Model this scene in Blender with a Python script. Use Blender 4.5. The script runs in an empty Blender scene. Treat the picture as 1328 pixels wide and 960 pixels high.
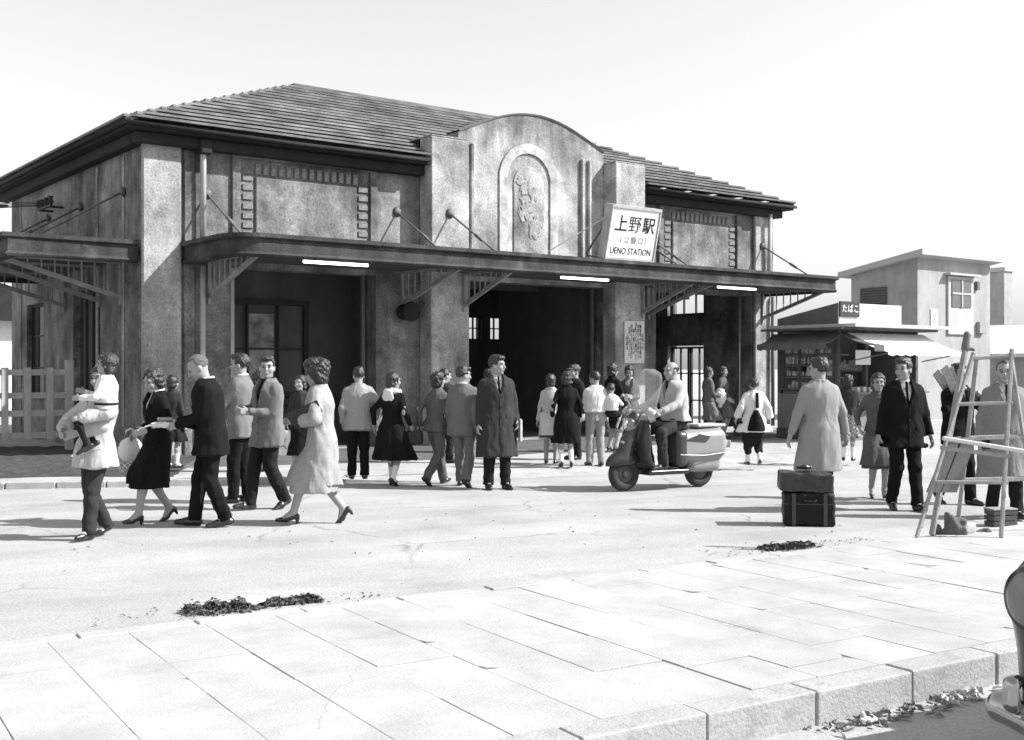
import bpy, bmesh, math, random
import numpy as np
from mathutils import Vector, Matrix
from mathutils.bvhtree import BVHTree
random.seed(7)
RAD = math.radians
SC = bpy.context.scene
COL = SC.collection

# ------------------------------------------------------------------ camera, sky, sun, exposure
cam_data = bpy.data.cameras.new('camera')
cam_data.sensor_width = 36.0
cam_data.lens = 40.88
cam_data.shift_y = -0.0015
cam_data.clip_start = 0.1
cam_data.clip_end = 3000.0
cam = bpy.data.objects.new('camera', cam_data)
cam.location = (0, 0, 1.55)
cam.rotation_euler = (RAD(90), 0, 0)
COL.objects.link(cam)
SC.camera = cam

SUN_EL, SUN_AZ = 40.0, 95.0          # azimuth clockwise from +Y
world = bpy.data.worlds.new('World')
SC.world = world
world.use_nodes = True
wn = world.node_tree
wn.nodes.clear()
sky = wn.nodes.new('ShaderNodeTexSky')
sky.sky_type = 'NISHITA'
sky.sun_disc = False
sky.sun_elevation = RAD(SUN_EL)
sky.sun_rotation = RAD(SUN_AZ)
sky.air_density = 1.25
sky.dust_density = 0.6
sky.ozone_density = 1.0
bw = wn.nodes.new('ShaderNodeSeparateColor')     # monochrome, blue-sensitive film: the sky is recorded by its blue light
bg = wn.nodes.new('ShaderNodeBackground')
bg.inputs['Strength'].default_value = 0.108
wo = wn.nodes.new('ShaderNodeOutputWorld')
wn.links.new(sky.outputs[0], bw.inputs[0])
wn.links.new(bw.outputs[2], bg.inputs['Color'])
wn.links.new(bg.outputs[0], wo.inputs['Surface'])

sd = bpy.data.lights.new('sun', 'SUN')
sd.energy = 5.0
sd.angle = RAD(0.6)
sd.color = (1, 1, 1)
sun = bpy.data.objects.new('sun', sd)
sdir = Vector((math.sin(RAD(SUN_AZ)) * math.cos(RAD(SUN_EL)), math.cos(RAD(SUN_AZ)) * math.cos(RAD(SUN_EL)), math.sin(RAD(SUN_EL))))
sun.rotation_euler = sdir.to_track_quat('Z', 'Y').to_euler()
COL.objects.link(sun)

SC.view_settings.view_transform = 'Standard'
SC.view_settings.look = 'None'
SC.view_settings.gamma = 1.0
SC.view_settings.exposure = 0.83
SC.view_settings.use_curve_mapping = False

# ------------------------------------------------------------------ materials (all neutral greys: a black-and-white photograph)
MATS = {}
def mat(name, v, rough=0.85, var=0.12, scale=4.0, bump=0.15, bscale=40.0, streak=0.0, rand=0.0, metal=0.0, spec=0.3, coord='Object', check=None, transmission=0.0, emit=0.0, blot=None, alpha=None, fine=0.0, soot=None, blot2=None, bump2=None, tracks=None, cracks=None):
    if name in MATS: return MATS[name]
    m = bpy.data.materials.new(name); m.use_nodes = True
    t = m.node_tree; b = t.nodes['Principled BSDF']; L = t.links.new
    b.inputs['Roughness'].default_value = rough
    b.inputs['Metallic'].default_value = metal
    b.inputs['Specular IOR Level'].default_value = spec
    tc = t.nodes.new('ShaderNodeTexCoord')
    def math_(op, a, bb):
        n = t.nodes.new('ShaderNodeMath'); n.operation = op
        for i, x in enumerate((a, bb)):
            if isinstance(x, (int, float)): n.inputs[i].default_value = x
            else: L(x, n.inputs[i])
        return n.outputs[0]
    def noise(sc_, det=5.0, mp=None, rough_=0.6):
        n = t.nodes.new('ShaderNodeTexNoise'); n.inputs['Scale'].default_value = sc_
        n.inputs['Detail'].default_value = det; n.inputs['Roughness'].default_value = rough_
        if mp:
            q = t.nodes.new('ShaderNodeMapping'); q.inputs['Scale'].default_value = mp
            L(tc.outputs[coord], q.inputs['Vector']); L(q.outputs[0], n.inputs['Vector'])
        else:
            L(tc.outputs[coord], n.inputs['Vector'])
        return n.outputs[0]
    fac = math_('ADD', math_('MULTIPLY', math_('SUBTRACT', noise(scale), 0.5), 2 * var * 2), 1.0)
    if fine:
        fac = math_('MULTIPLY', fac, math_('ADD', math_('MULTIPLY', math_('SUBTRACT', noise(bscale * 1.7, 3), 0.5), fine * 2), 1.0))
    if streak:
        s = noise(1.0, 9.0, (1.7, 1.7, 0.35), .72)
        r = t.nodes.new('ShaderNodeMapRange'); r.inputs['From Min'].default_value = 0.36; r.inputs['From Max'].default_value = 0.62
        r.inputs['To Min'].default_value = 1 - streak; r.inputs['To Max'].default_value = 1.06
        L(s, r.inputs['Value']); fac = math_('MULTIPLY', fac, r.outputs[0])
    if blot:
        s = noise(blot[0], 6.0, None, 0.65)
        r = t.nodes.new('ShaderNodeMapRange'); r.inputs['From Min'].default_value = blot[1]; r.inputs['From Max'].default_value = blot[2]
        r.inputs['To Min'].default_value = 1.0; r.inputs['To Max'].default_value = blot[3]
        L(s, r.inputs['Value']); fac = math_('MULTIPLY', fac, r.outputs[0])
    if blot2:
        s = noise(blot2[0], 8.0, None, 0.7)
        r = t.nodes.new('ShaderNodeMapRange'); r.inputs['From Min'].default_value = blot2[1]; r.inputs['From Max'].default_value = blot2[2]
        r.inputs['To Min'].default_value = 1.0; r.inputs['To Max'].default_value = blot2[3]
        L(s, r.inputs['Value']); fac = math_('MULTIPLY', fac, r.outputs[0])
    if soot:      # soot and lichen washed down from a coping: (z where it ends, z where it is full, what is left of the tone)
        sx = t.nodes.new('ShaderNodeSeparateXYZ'); L(tc.outputs[coord], sx.inputs[0])
        n1 = math_('MULTIPLY', math_('SUBTRACT', noise(1.0, 9.0, (3.2, 3.2, .5), .7), 0.5), 2.6)
        r = t.nodes.new('ShaderNodeMapRange'); r.inputs['From Min'].default_value = soot[0]; r.inputs['From Max'].default_value = soot[1]
        r.inputs['To Min'].default_value = 1.0; r.inputs['To Max'].default_value = soot[2]
        L(math_('ADD', sx.outputs[2], n1), r.inputs['Value']); fac = math_('MULTIPLY', fac, r.outputs[0])
    if tracks:      # worn lanes and old tyre marks running one way
        q = t.nodes.new('ShaderNodeMapping'); q.inputs['Rotation'].default_value = (0, 0, -tracks[0]); q.inputs['Scale'].default_value = (.05, 1.5, 1)
        # rotate first, then stretch: two mapping nodes
        q0 = t.nodes.new('ShaderNodeMapping'); q0.inputs['Rotation'].default_value = (0, 0, -tracks[0]); q.inputs['Rotation'].default_value = (0, 0, 0)
        L(tc.outputs[coord], q0.inputs['Vector']); L(q0.outputs[0], q.inputs['Vector'])
        n = t.nodes.new('ShaderNodeTexNoise'); n.inputs['Scale'].default_value = 1.0; n.inputs['Detail'].default_value = 6; n.inputs['Roughness'].default_value = .62; L(q.outputs[0], n.inputs['Vector'])
        r = t.nodes.new('ShaderNodeMapRange'); r.inputs['From Min'].default_value = .42; r.inputs['From Max'].default_value = .66; r.inputs['To Min'].default_value = 1.0; r.inputs['To Max'].default_value = tracks[1]
        L(n.outputs[0], r.inputs['Value']); fac = math_('MULTIPLY', fac, r.outputs[0])
    if cracks:
        vo = t.nodes.new('ShaderNodeTexVoronoi'); vo.feature = 'DISTANCE_TO_EDGE'; vo.inputs['Scale'].default_value = cracks[0]
        nz = t.nodes.new('ShaderNodeTexNoise'); nz.inputs['Scale'].default_value = cracks[0] * 4; nz.inputs['Detail'].default_value = 6
        L(tc.outputs[coord], nz.inputs['Vector']); ad = t.nodes.new('ShaderNodeMixRGB'); ad.blend_type = 'ADD'; ad.inputs[0].default_value = .35 / cracks[0] * .5
        L(tc.outputs[coord], ad.inputs[1]); L(nz.outputs[1], ad.inputs[2]); L(ad.outputs[0], vo.inputs['Vector'])
        r = t.nodes.new('ShaderNodeMapRange'); r.inputs['From Min'].default_value = 0.0; r.inputs['From Max'].default_value = cracks[1]; r.inputs['To Min'].default_value = cracks[2]; r.inputs['To Max'].default_value = 1.0
        L(vo.outputs['Distance'], r.inputs['Value'])
        mk = t.nodes.new('ShaderNodeMapRange'); mk.inputs['From Min'].default_value = .50; mk.inputs['From Max'].default_value = .60; L(noise(cracks[0] * .8, 3), mk.inputs['Value'])
        mx = t.nodes.new('ShaderNodeMix'); mx.inputs[2].default_value = 1.0; L(mk.outputs[0], mx.inputs[0]); L(r.outputs[0], mx.inputs[3]); fac = math_('MULTIPLY', fac, mx.outputs[0])
    if rand:
        oi = t.nodes.new('ShaderNodeObjectInfo')
        fac = math_('MULTIPLY', fac, math_('ADD', math_('MULTIPLY', math_('SUBTRACT', oi.outputs['Random'], 0.5), 2 * rand), 1.0))
    if check:
        w = t.nodes.new('ShaderNodeTexChecker'); w.inputs['Scale'].default_value = check[0]
        w.inputs['Color1'].default_value = (1, 1, 1, 1); w.inputs['Color2'].default_value = (check[1],) * 3 + (1,)
        L(tc.outputs[coord], w.inputs['Vector']); fac = math_('MULTIPLY', fac, w.outputs['Color'])
    val = math_('MINIMUM', math_('MULTIPLY', fac, v), 0.9)
    c = t.nodes.new('ShaderNodeCombineColor')
    for i in range(3): L(val, c.inputs[i])
    L(c.outputs[0], b.inputs['Base Color'])
    if bump:
        bp = t.nodes.new('ShaderNodeBump'); bp.inputs['Strength'].default_value = bump; bp.inputs['Distance'].default_value = 0.02
        L(noise(bscale, 6.0), bp.inputs['Height']); L(bp.outputs[0], b.inputs['Normal'])
        if bump2:
            b2 = t.nodes.new('ShaderNodeBump'); b2.inputs['Strength'].default_value = bump2[1]; b2.inputs['Distance'].default_value = .05
            n2 = t.nodes.new('ShaderNodeTexNoise'); n2.inputs['Scale'].default_value = bump2[0]; n2.inputs['Detail'].default_value = 1.2; n2.inputs['Distortion'].default_value = 0.9
            q = t.nodes.new('ShaderNodeMapping'); q.inputs['Scale'].default_value = bump2[2]; L(tc.outputs[coord], q.inputs['Vector']); L(q.outputs[0], n2.inputs['Vector'])
            L(n2.outputs[0], b2.inputs['Height']); L(b2.outputs[0], bp.inputs['Normal'])
    if transmission: b.inputs['Transmission Weight'].default_value = transmission
    if alpha is not None: b.inputs['Alpha'].default_value = alpha
    if emit:
        b.inputs['Emission Color'].default_value = (1, 1, 1, 1); b.inputs['Emission Strength'].default_value = emit
    MATS[name] = m
    return m

# ------------------------------------------------------------------ object helpers
def tag(o, label=None, cat=None, group=None, kind=None):
    if label: o['label'] = label
    if cat: o['category'] = cat
    if group: o['group'] = group
    if kind: o['kind'] = kind
    return o
def empty(name, loc=(0, 0, 0), rz=0.0, label=None, cat=None, group=None, kind=None):
    o = bpy.data.objects.new(name, None); o.empty_display_size = 0.2
    o.location = loc; o.rotation_euler = (0, 0, rz); COL.objects.link(o)
    return tag(o, label, cat, group, kind)
def link(name, me, m=None, parent=None, loc=None, rot=None):
    o = bpy.data.objects.new(name, me)
    if m is not None and not me.materials: me.materials.append(m)
    if loc is not None: o.location = loc
    if rot is not None: o.rotation_euler = rot
    o.parent = parent; COL.objects.link(o)
    return o
class MB:
    """collects shapes, builds ONE mesh object"""
    def __init__(s): s.v = []; s.f = []
    def add(s, vs, fs):
        n = len(s.v); s.v += [tuple(v) for v in vs]; s.f += [tuple(i + n for i in f) for f in fs]; return s
    def box(s, x0, x1, y0, y1, z0, z1, M=None):
        vs = [Vector((x, y, z)) for z in (z0, z1) for y in (y0, y1) for x in (x0, x1)]
        if M is not None: vs = [M @ v for v in vs]
        return s.add(vs, [(0, 2, 3, 1), (4, 5, 7, 6), (0, 1, 5, 4), (2, 6, 7, 3), (0, 4, 6, 2), (1, 3, 7, 5)])
    def bar(s, a, b, w, h=None, up=(0, 0, 1)):
        a, b = Vector(a), Vector(b); h = h or w; d = (b - a); l = d.length; d.normalize()
        u = Vector(up)
        if abs(d.dot(u)) > 0.98: u = Vector((1, 0, 0))
        x = d.cross(u).normalized(); y = x.cross(d)
        vs = []
        for p in (a, b):
            for sx, sy in ((-1, -1), (1, -1), (1, 1), (-1, 1)): vs.append(p + x * sx * w / 2 + y * sy * h / 2)
        return s.add(vs, [(0, 1, 2, 3), (7, 6, 5, 4), (0, 4, 5, 1), (1, 5, 6, 2), (2, 6, 7, 3), (3, 7, 4, 0)])
    def tube(s, pts, r, n=10, cap=True):
        pts = [Vector(p) for p in pts]; rs = r if isinstance(r, (list, tuple)) else [r] * len(pts)
        vs = []; fs = []
        for i, p in enumerate(pts):
            d = (pts[min(i + 1, len(pts) - 1)] - pts[max(i - 1, 0)]).normalized()
            u = Vector((0, 0, 1)) if abs(d.z) < 0.9 else Vector((1, 0, 0))
            x = d.cross(u).normalized(); y = d.cross(x)
            for k in range(n):
                a = 2 * math.pi * k / n; vs.append(p + (x * math.cos(a) + y * math.sin(a)) * rs[i])
        for i in range(len(pts) - 1):
            for k in range(n):
                fs.append((i * n + k, i * n + (k + 1) % n, (i + 1) * n + (k + 1) % n, (i + 1) * n + k))
        if cap:
            fs.append(tuple(range(n))[::-1]); fs.append(tuple((len(pts) - 1) * n + k for k in range(n)))
        return s.add(vs, fs)
    def prism(s, poly, a, b, M=None):
        """poly: list of (x,z); extruded along y from a to b"""
        n = len(poly)
        vs = [Vector((p[0], a, p[1])) for p in poly] + [Vector((p[0], b, p[1])) for p in poly]
        if M is not None: vs = [M @ v for v in vs]
        return s.add(vs, [tuple(range(n)), tuple(range(2 * n - 1, n - 1, -1))] + [(i, i + n, (i + 1) % n + n, (i + 1) % n) for i in range(n)])
    def mesh(s, name, bevel=0.0, smooth=False, seg=1):
        me = bpy.data.meshes.new(name); me.from_pydata(s.v, [], s.f); me.update()
        bm = bmesh.new(); bm.from_mesh(me); bmesh.ops.recalc_face_normals(bm, faces=bm.faces)
        if bevel: bmesh.ops.bevel(bm, geom=bm.edges[:], offset=bevel, segments=seg, affect='EDGES', profile=0.6, clamp_overlap=True)
        bm.to_mesh(me); bm.free()
        if smooth: me.polygons.foreach_set('use_smooth', [True] * len(me.polygons))
        return me
    def build(s, name, m, parent=None, bevel=0.0, smooth=False, loc=None, rot=None, seg=1):
        return link(name, s.mesh(name, bevel, smooth, seg), m, parent, loc, rot)
def box(name, x0, x1, y0, y1, z0, z1, m, parent=None, bevel=0.0, M=None):
    return MB().box(x0, x1, y0, y1, z0, z1, M).build(name, m, parent, bevel)
def text(name, body, size, m, parent, loc, rot, width=None, extrude=0.002, align='CENTER', bold=0.0, linespace=1.0):
    c = bpy.data.curves.new(name, 'FONT'); c.body = body; c.size = size; c.align_x = align; c.align_y = 'CENTER'
    c.extrude = extrude; c.offset = bold; c.resolution_u = 3; c.space_line = linespace
    o = bpy.data.objects.new(name, c); COL.objects.link(o)
    bpy.context.view_layer.update()
    me = bpy.data.meshes.new_from_object(o.evaluated_get(bpy.context.evaluated_depsgraph_get()))
    bpy.data.objects.remove(o)
    if width and len(me.vertices):
        xs = [v.co.x for v in me.vertices]; k = width / (max(xs) - min(xs))
        for v in me.vertices: v.co.x *= k
    me.materials.clear()
    return link(name, me, m, parent, loc, rot)

# ------------------------------------------------------------------ implicit-surface modelling (smooth union of tapered limbs, ellipsoids and lofts)
class Field:
    def __init__(s, lo, hi, h):
        s.lo = np.array(lo, float); s.h = h
        s.n = np.maximum(np.ceil((np.array(hi, float) - s.lo) / h).astype(int) + 1, 4)
        s.D = np.full(s.n, 0.5, np.float32)
    def _blk(s, lo, hi):
        a = np.clip(np.floor((np.array(lo) - s.lo) / s.h).astype(int), 0, s.n - 1)
        b = np.clip(np.ceil((np.array(hi) - s.lo) / s.h).astype(int) + 1, 1, s.n)
        if np.any(b <= a): return None, None
        ax = [(s.lo[i] + s.h * np.arange(a[i], b[i])).astype(np.float32) for i in range(3)]
        return tuple(slice(a[i], b[i]) for i in range(3)), (ax[0][:, None, None], ax[1][None, :, None], ax[2][None, None, :])
    def put(s, fn, lo, hi, k=0.0, sub=False):
        sl, P = s._blk(lo, hi)
        if sl is None: return
        d = fn(*P).astype(np.float32); d = np.broadcast_to(d, s.D[sl].shape)
        a = s.D[sl]
        if sub:
            d = -d
            if k > 0:
                hh = np.clip(0.5 - 0.5 * (a - d) / k, 0, 1); s.D[sl] = a * (1 - hh) + d * hh + k * hh * (1 - hh)
            else: s.D[sl] = np.maximum(a, d)
        elif k > 0:
            hh = np.clip(0.5 + 0.5 * (d - a) / k, 0, 1); s.D[sl] = d * (1 - hh) + a * hh - k * hh * (1 - hh)
        else: s.D[sl] = np.minimum(a, d)
    def cone(s, a, b, ra, rb, k=0.0, sub=False, zmin=None):
        a = np.array(a, float); b = np.array(b, float); ba = b - a; bb = max(float(ba @ ba), 1e-9); m = max(ra, rb) + k + 3 * s.h
        def fn(x, y, z):
            px, py, pz = x - a[0], y - a[1], z - a[2]
            t = np.clip((px * ba[0] + py * ba[1] + pz * ba[2]) / bb, 0, 1)
            d = np.sqrt((px - t * ba[0]) ** 2 + (py - t * ba[1]) ** 2 + (pz - t * ba[2]) ** 2) - (ra + (rb - ra) * t)
            return d if zmin is None else np.maximum(d, zmin - z)
        s.put(fn, np.minimum(a, b) - m, np.maximum(a, b) + m, k, sub)
    def ell(s, c, r, R=None, k=0.0, sub=False, cut=None):
        """ellipsoid; R: 3x3 (columns = axes); cut(qx,qy,qz)->array taken as max (in the axes' frame, relative to cut origin)"""
        c = np.array(c, float); r = np.array(r, float); m = max(r) + k + 3 * s.h
        R = np.eye(3) if R is None else np.array(R, float)
        def fn(x, y, z):
            px, py, pz = x - c[0], y - c[1], z - c[2]
            q = [px * R[0, i] + py * R[1, i] + pz * R[2, i] for i in range(3)]
            k0 = np.sqrt((q[0] / r[0]) ** 2 + (q[1] / r[1]) ** 2 + (q[2] / r[2]) ** 2)
            k1 = np.sqrt((q[0] / r[0] ** 2) ** 2 + (q[1] / r[1] ** 2) ** 2 + (q[2] / r[2] ** 2) ** 2) + 1e-6
            d = k0 * (k0 - 1) / k1
            if cut is not None: d = np.maximum(d, cut(q[0], q[1], q[2]))
            return d
        s.put(fn, c - m, c + m, k, sub)
    def rbox(s, c, hs, R=None, r=0.01, k=0.0, sub=False):
        c = np.array(c, float); hs = np.array(hs, float); m = float(np.linalg.norm(hs)) + k + 3 * s.h
        R = np.eye(3) if R is None else np.array(R, float)
        def fn(x, y, z):
            px, py, pz = x - c[0], y - c[1], z - c[2]
            q = [np.abs(px * R[0, i] + py * R[1, i] + pz * R[2, i]) - (hs[i] - r) for i in range(3)]
            o = np.sqrt(sum(np.maximum(a, 0) ** 2 for a in q)); return o + np.minimum(np.maximum(np.maximum(q[0], q[1]), q[2]), 0) - r
        s.put(fn, c - m, c + m, k, sub)
    def loft(s, nodes, k=0.0, folds=None, power=2.0):
        """nodes: (z, cx, cy, rx, ry) rising or falling z; folds=(n, amp, phase, ztop): pleats that grow from ztop down"""
        nd = sorted(nodes); Z = np.array([q[0] for q in nd]); A = np.array([q[1:] for q in nd]); mr = A[:, 2:].max() + 0.06 + k
        lo = np.array([A[:, 0].min() - mr, A[:, 1].min() - mr, Z[0] - 0.05]); hi = np.array([A[:, 0].max() + mr, A[:, 1].max() + mr, Z[-1] + 0.05])
        def fn(x, y, z):
            zz = z.ravel(); t = np.interp(zz, Z, np.arange(len(Z))); i = np.clip(t.astype(int), 0, len(Z) - 2); u = t - i
            # catmull-rom through the nodes
            i0 = np.maximum(i - 1, 0); i3 = np.minimum(i + 2, len(Z) - 1); u_ = u[:, None]
            p0, p1, p2, p3 = A[i0], A[i], A[i + 1], A[i3]
            V = 0.5 * (2 * p1 + (p2 - p0) * u_ + (2 * p0 - 5 * p1 + 4 * p2 - p3) * u_ ** 2 + (3 * p1 - p0 - 3 * p2 + p3) * u_ ** 3)
            sh = (1, 1, -1); cx, cy = V[:, 0].reshape(sh), V[:, 1].reshape(sh)
            rx, ry = np.maximum(V[:, 2], 0.01).reshape(sh), np.maximum(V[:, 3], 0.01).reshape(sh)
            ex, ey = (x - cx) / rx, (y - cy) / ry
            rho = (np.abs(ex) ** power + np.abs(ey) ** power) ** (1 / power)
            if folds:
                n, amp, ph, zt = folds; th = np.arctan2(ey, ex)
                g = np.clip((zt - z) / max(zt - Z[0], 1e-3), 0, 1)
                rho = rho / (1 + amp * g * (np.sin(n * th + ph) + 0.5 * np.sin((n * 2 - 1) * th + 2.1 * ph)))
            d = (rho - 1) * np.minimum(rx, ry)
            return np.maximum(np.maximum(d, z - Z[-1]), Z[0] - z)
        s.put(fn, lo, hi, k)
    def ripple(s, amp, wl, seed=0, zs=1.0):
        rg = np.random.RandomState(seed); X, Y, Z = [(s.lo[i] + s.h * np.arange(s.n[i])).astype(np.float32) for i in range(3)]
        X, Y, Z = X[:, None, None], Y[None, :, None], Z[None, None, :]
        a = np.zeros_like(s.D)
        for q in range(5):
            v = rg.normal(size=3); v[2] *= zs; v /= np.linalg.norm(v); w = 2 * math.pi / (wl * rg.uniform(0.6, 1.6))
            a += np.sin(w * (v[0] * X + v[1] * Y + v[2] * Z) + rg.uniform(0, 6.28) + 1.3 * np.sin(w * 0.37 * (v[1] * X + v[2] * Y - v[0] * Z)))
        s.D += (amp / 2.2) * a
    def mesh(s, name):
        D = s.D; D[0] = D[-1] = 0.5; D[:, 0] = D[:, -1] = 0.5; D[:, :, 0] = D[:, :, -1] = 0.5
        I = D < 0; n = s.n
        c = I[:-1, :-1, :-1].astype(np.int8)
        for dx in (0, 1):
            for dy in (0, 1):
                for dz in (0, 1):
                    if dx + dy + dz: c = c + I[dx:n[0] - 1 + dx, dy:n[1] - 1 + dy, dz:n[2] - 1 + dz]
        act = (c > 0) & (c < 8); idx = np.argwhere(act)
        me = bpy.data.meshes.new(name)
        if not len(idx): return me
        vid = np.full(act.shape, -1, np.int32); vid[act] = np.arange(len(idx))
        acc = np.zeros((len(idx), 3)); cnt = np.zeros(len(idx)); i, j, k = idx.T
        cor = [(a, b, e) for a in (0, 1) for b in (0, 1) for e in (0, 1)]
        for p in cor:
            for ax in range(3):
                if p[ax]: continue
                q = list(p); q[ax] = 1
                d0 = D[i + p[0], j + p[1], k + p[2]]; d1 = D[i + q[0], j + q[1], k + q[2]]
                m = (d0 < 0) != (d1 < 0); t = d0[m] / (d0[m] - d1[m])
                w = np.tile(np.array(p, float), (m.sum(), 1)); w[:, ax] = t
                acc[m] += w; cnt[m] += 1
        V = s.lo + s.h * (idx + acc / cnt[:, None])
        F = []
        for ax in range(3):
            b, e = (ax + 1) % 3, (ax + 2) % 3
            sl0 = [slice(None)] * 3; sl1 = [slice(None)] * 3; sl0[ax] = slice(0, -1); sl1[ax] = slice(1, None)
            ch = I[tuple(sl0)] != I[tuple(sl1)]; inside = I[tuple(sl0)]
            E = np.argwhere(ch)
            E = E[(E[:, b] > 0) & (E[:, e] > 0) & (E[:, b] < n[b] - 1) & (E[:, e] < n[e] - 1)]
            ins = inside[E[:, 0], E[:, 1], E[:, 2]]
            def at(db, de):
                Q = E.copy(); Q[:, b] -= db; Q[:, e] -= de; return vid[Q[:, 0], Q[:, 1], Q[:, 2]]
            q = np.stack([at(1, 1), at(0, 1), at(0, 0), at(1, 0)], 1); q[~ins] = q[~ins][:, ::-1]; F.append(q)
        F = np.concatenate(F); F = F[(F >= 0).all(1)]
        me.vertices.add(len(V)); me.vertices.foreach_set('co', V.astype(np.float32).ravel())
        me.loops.add(F.size); me.loops.foreach_set('vertex_index', F.ravel().astype(np.int32))
        me.polygons.add(len(F)); me.polygons.foreach_set('loop_start', np.arange(0, F.size, 4, dtype=np.int32))
        me.polygons.foreach_set('loop_total', np.full(len(F), 4, np.int32))
        me.update(calc_edges=True); me.validate()
        me.polygons.foreach_set('use_smooth', np.ones(len(F), bool))
        return me
    def build(s, name, m, parent=None, loc=None, rot=None):
        return link(name, s.mesh(name), m, parent, loc, rot)
# ------------------------------------------------------------------ people
def nrm(v):
    v = np.array(v, float); return v / max(np.linalg.norm(v), 1e-9)
def Rx(a): c, s = math.cos(RAD(a)), math.sin(RAD(a)); return np.array([[1, 0, 0], [0, c, -s], [0, s, c]])
def Ry(a): c, s = math.cos(RAD(a)), math.sin(RAD(a)); return np.array([[c, 0, s], [0, 1, 0], [-s, 0, c]])
def Rz(a): c, s = math.cos(RAD(a)), math.sin(RAD(a)); return np.array([[c, -s, 0], [s, c, 0], [0, 0, 1]])
def ik(a, b, l1, l2, pole):
    a, b = np.array(a, float), np.array(b, float); v = b - a; L = min(np.linalg.norm(v), (l1 + l2) * 0.998); d = nrm(v)
    x = (l1 * l1 - l2 * l2 + L * L) / (2 * L); hh = math.sqrt(max(l1 * l1 - x * x, 0)); p = np.array(pole, float); p = nrm(p - d * (p @ d))
    return a + d * x + p * hh, a + d * L
MEN = np.array([(1.465, .060, .058), (1.44, .088, .072), (1.412, .122, .086), (1.375, .160, .102), (1.32, .184, .118), (1.25, .188, .126), (1.12, .180, .120), (1.02, .174, .116), (.92, .185, .122), (.82, .192, .124), (.70, .196, .126), (.55, .20, .13), (.30, .21, .135)])[::-1]
WOM = np.array([(1.465, .052, .052), (1.44, .075, .064), (1.412, .104, .076), (1.375, .138, .092), (1.32, .162, .110), (1.25, .162, .126), (1.15, .146, .112), (1.05, .134, .102), (.97, .155, .112), (.88, .172, .124), (.75, .175, .125), (.55, .18, .13), (.30, .19, .14)])[::-1]
M_SKIN = mat('skin', .29, .6, var=.05, scale=20, bump=.05, bscale=120)
M_HAIR = mat('black_hair', .014, .38, var=.5, scale=30, bump=.5, bscale=60, spec=.6)
M_GHAIR = mat('grey_hair', .12, .5, var=.3, scale=30, bump=.8, bscale=90)
M_DARK = mat('eye_dark', .02, .4, bump=0)
def cloth(name, v, bs=140.0, **k): return mat(name, v, .92, var=k.pop('var', .06), scale=k.pop('scale', 9), bump=.25, bscale=bs, spec=.15, fine=.25, bump2=(6.5, .5, (1.3, 1.3, .6)), **k)
C_BLACK = cloth('black_wool', .008); C_DARK = cloth('dark_wool', .015); C_CHAR = cloth('charcoal_wool', .032); C_GREY = cloth('mid_grey_wool', .10)
C_LGREY = cloth('light_grey_wool', .27); C_PALE = cloth('pale_wool', .42); C_WHITE = cloth('white_cotton', .62); C_TWEED = cloth('tweed', .19, 90, var=.16, scale=60)
C_LTWEED = cloth('light_tweed', .29, 80, var=.15, scale=50); C_CHECK = cloth('checked_cloth', .30, check=(26, .3)); C_PRINT = cloth('patterned_cotton', .2, check=(34, 2.6))
M_SHOE = mat('black_leather', .018, .28, bump=.05, spec=.6); M_SHOEB = mat('scuffed_leather', .06, .5, bump=.1); M_SOCK = mat('white_socks', .7, .95, bump=.1)
M_STOCK = mat('stockings', .3, .5, var=.05, bump=.02)

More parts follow.
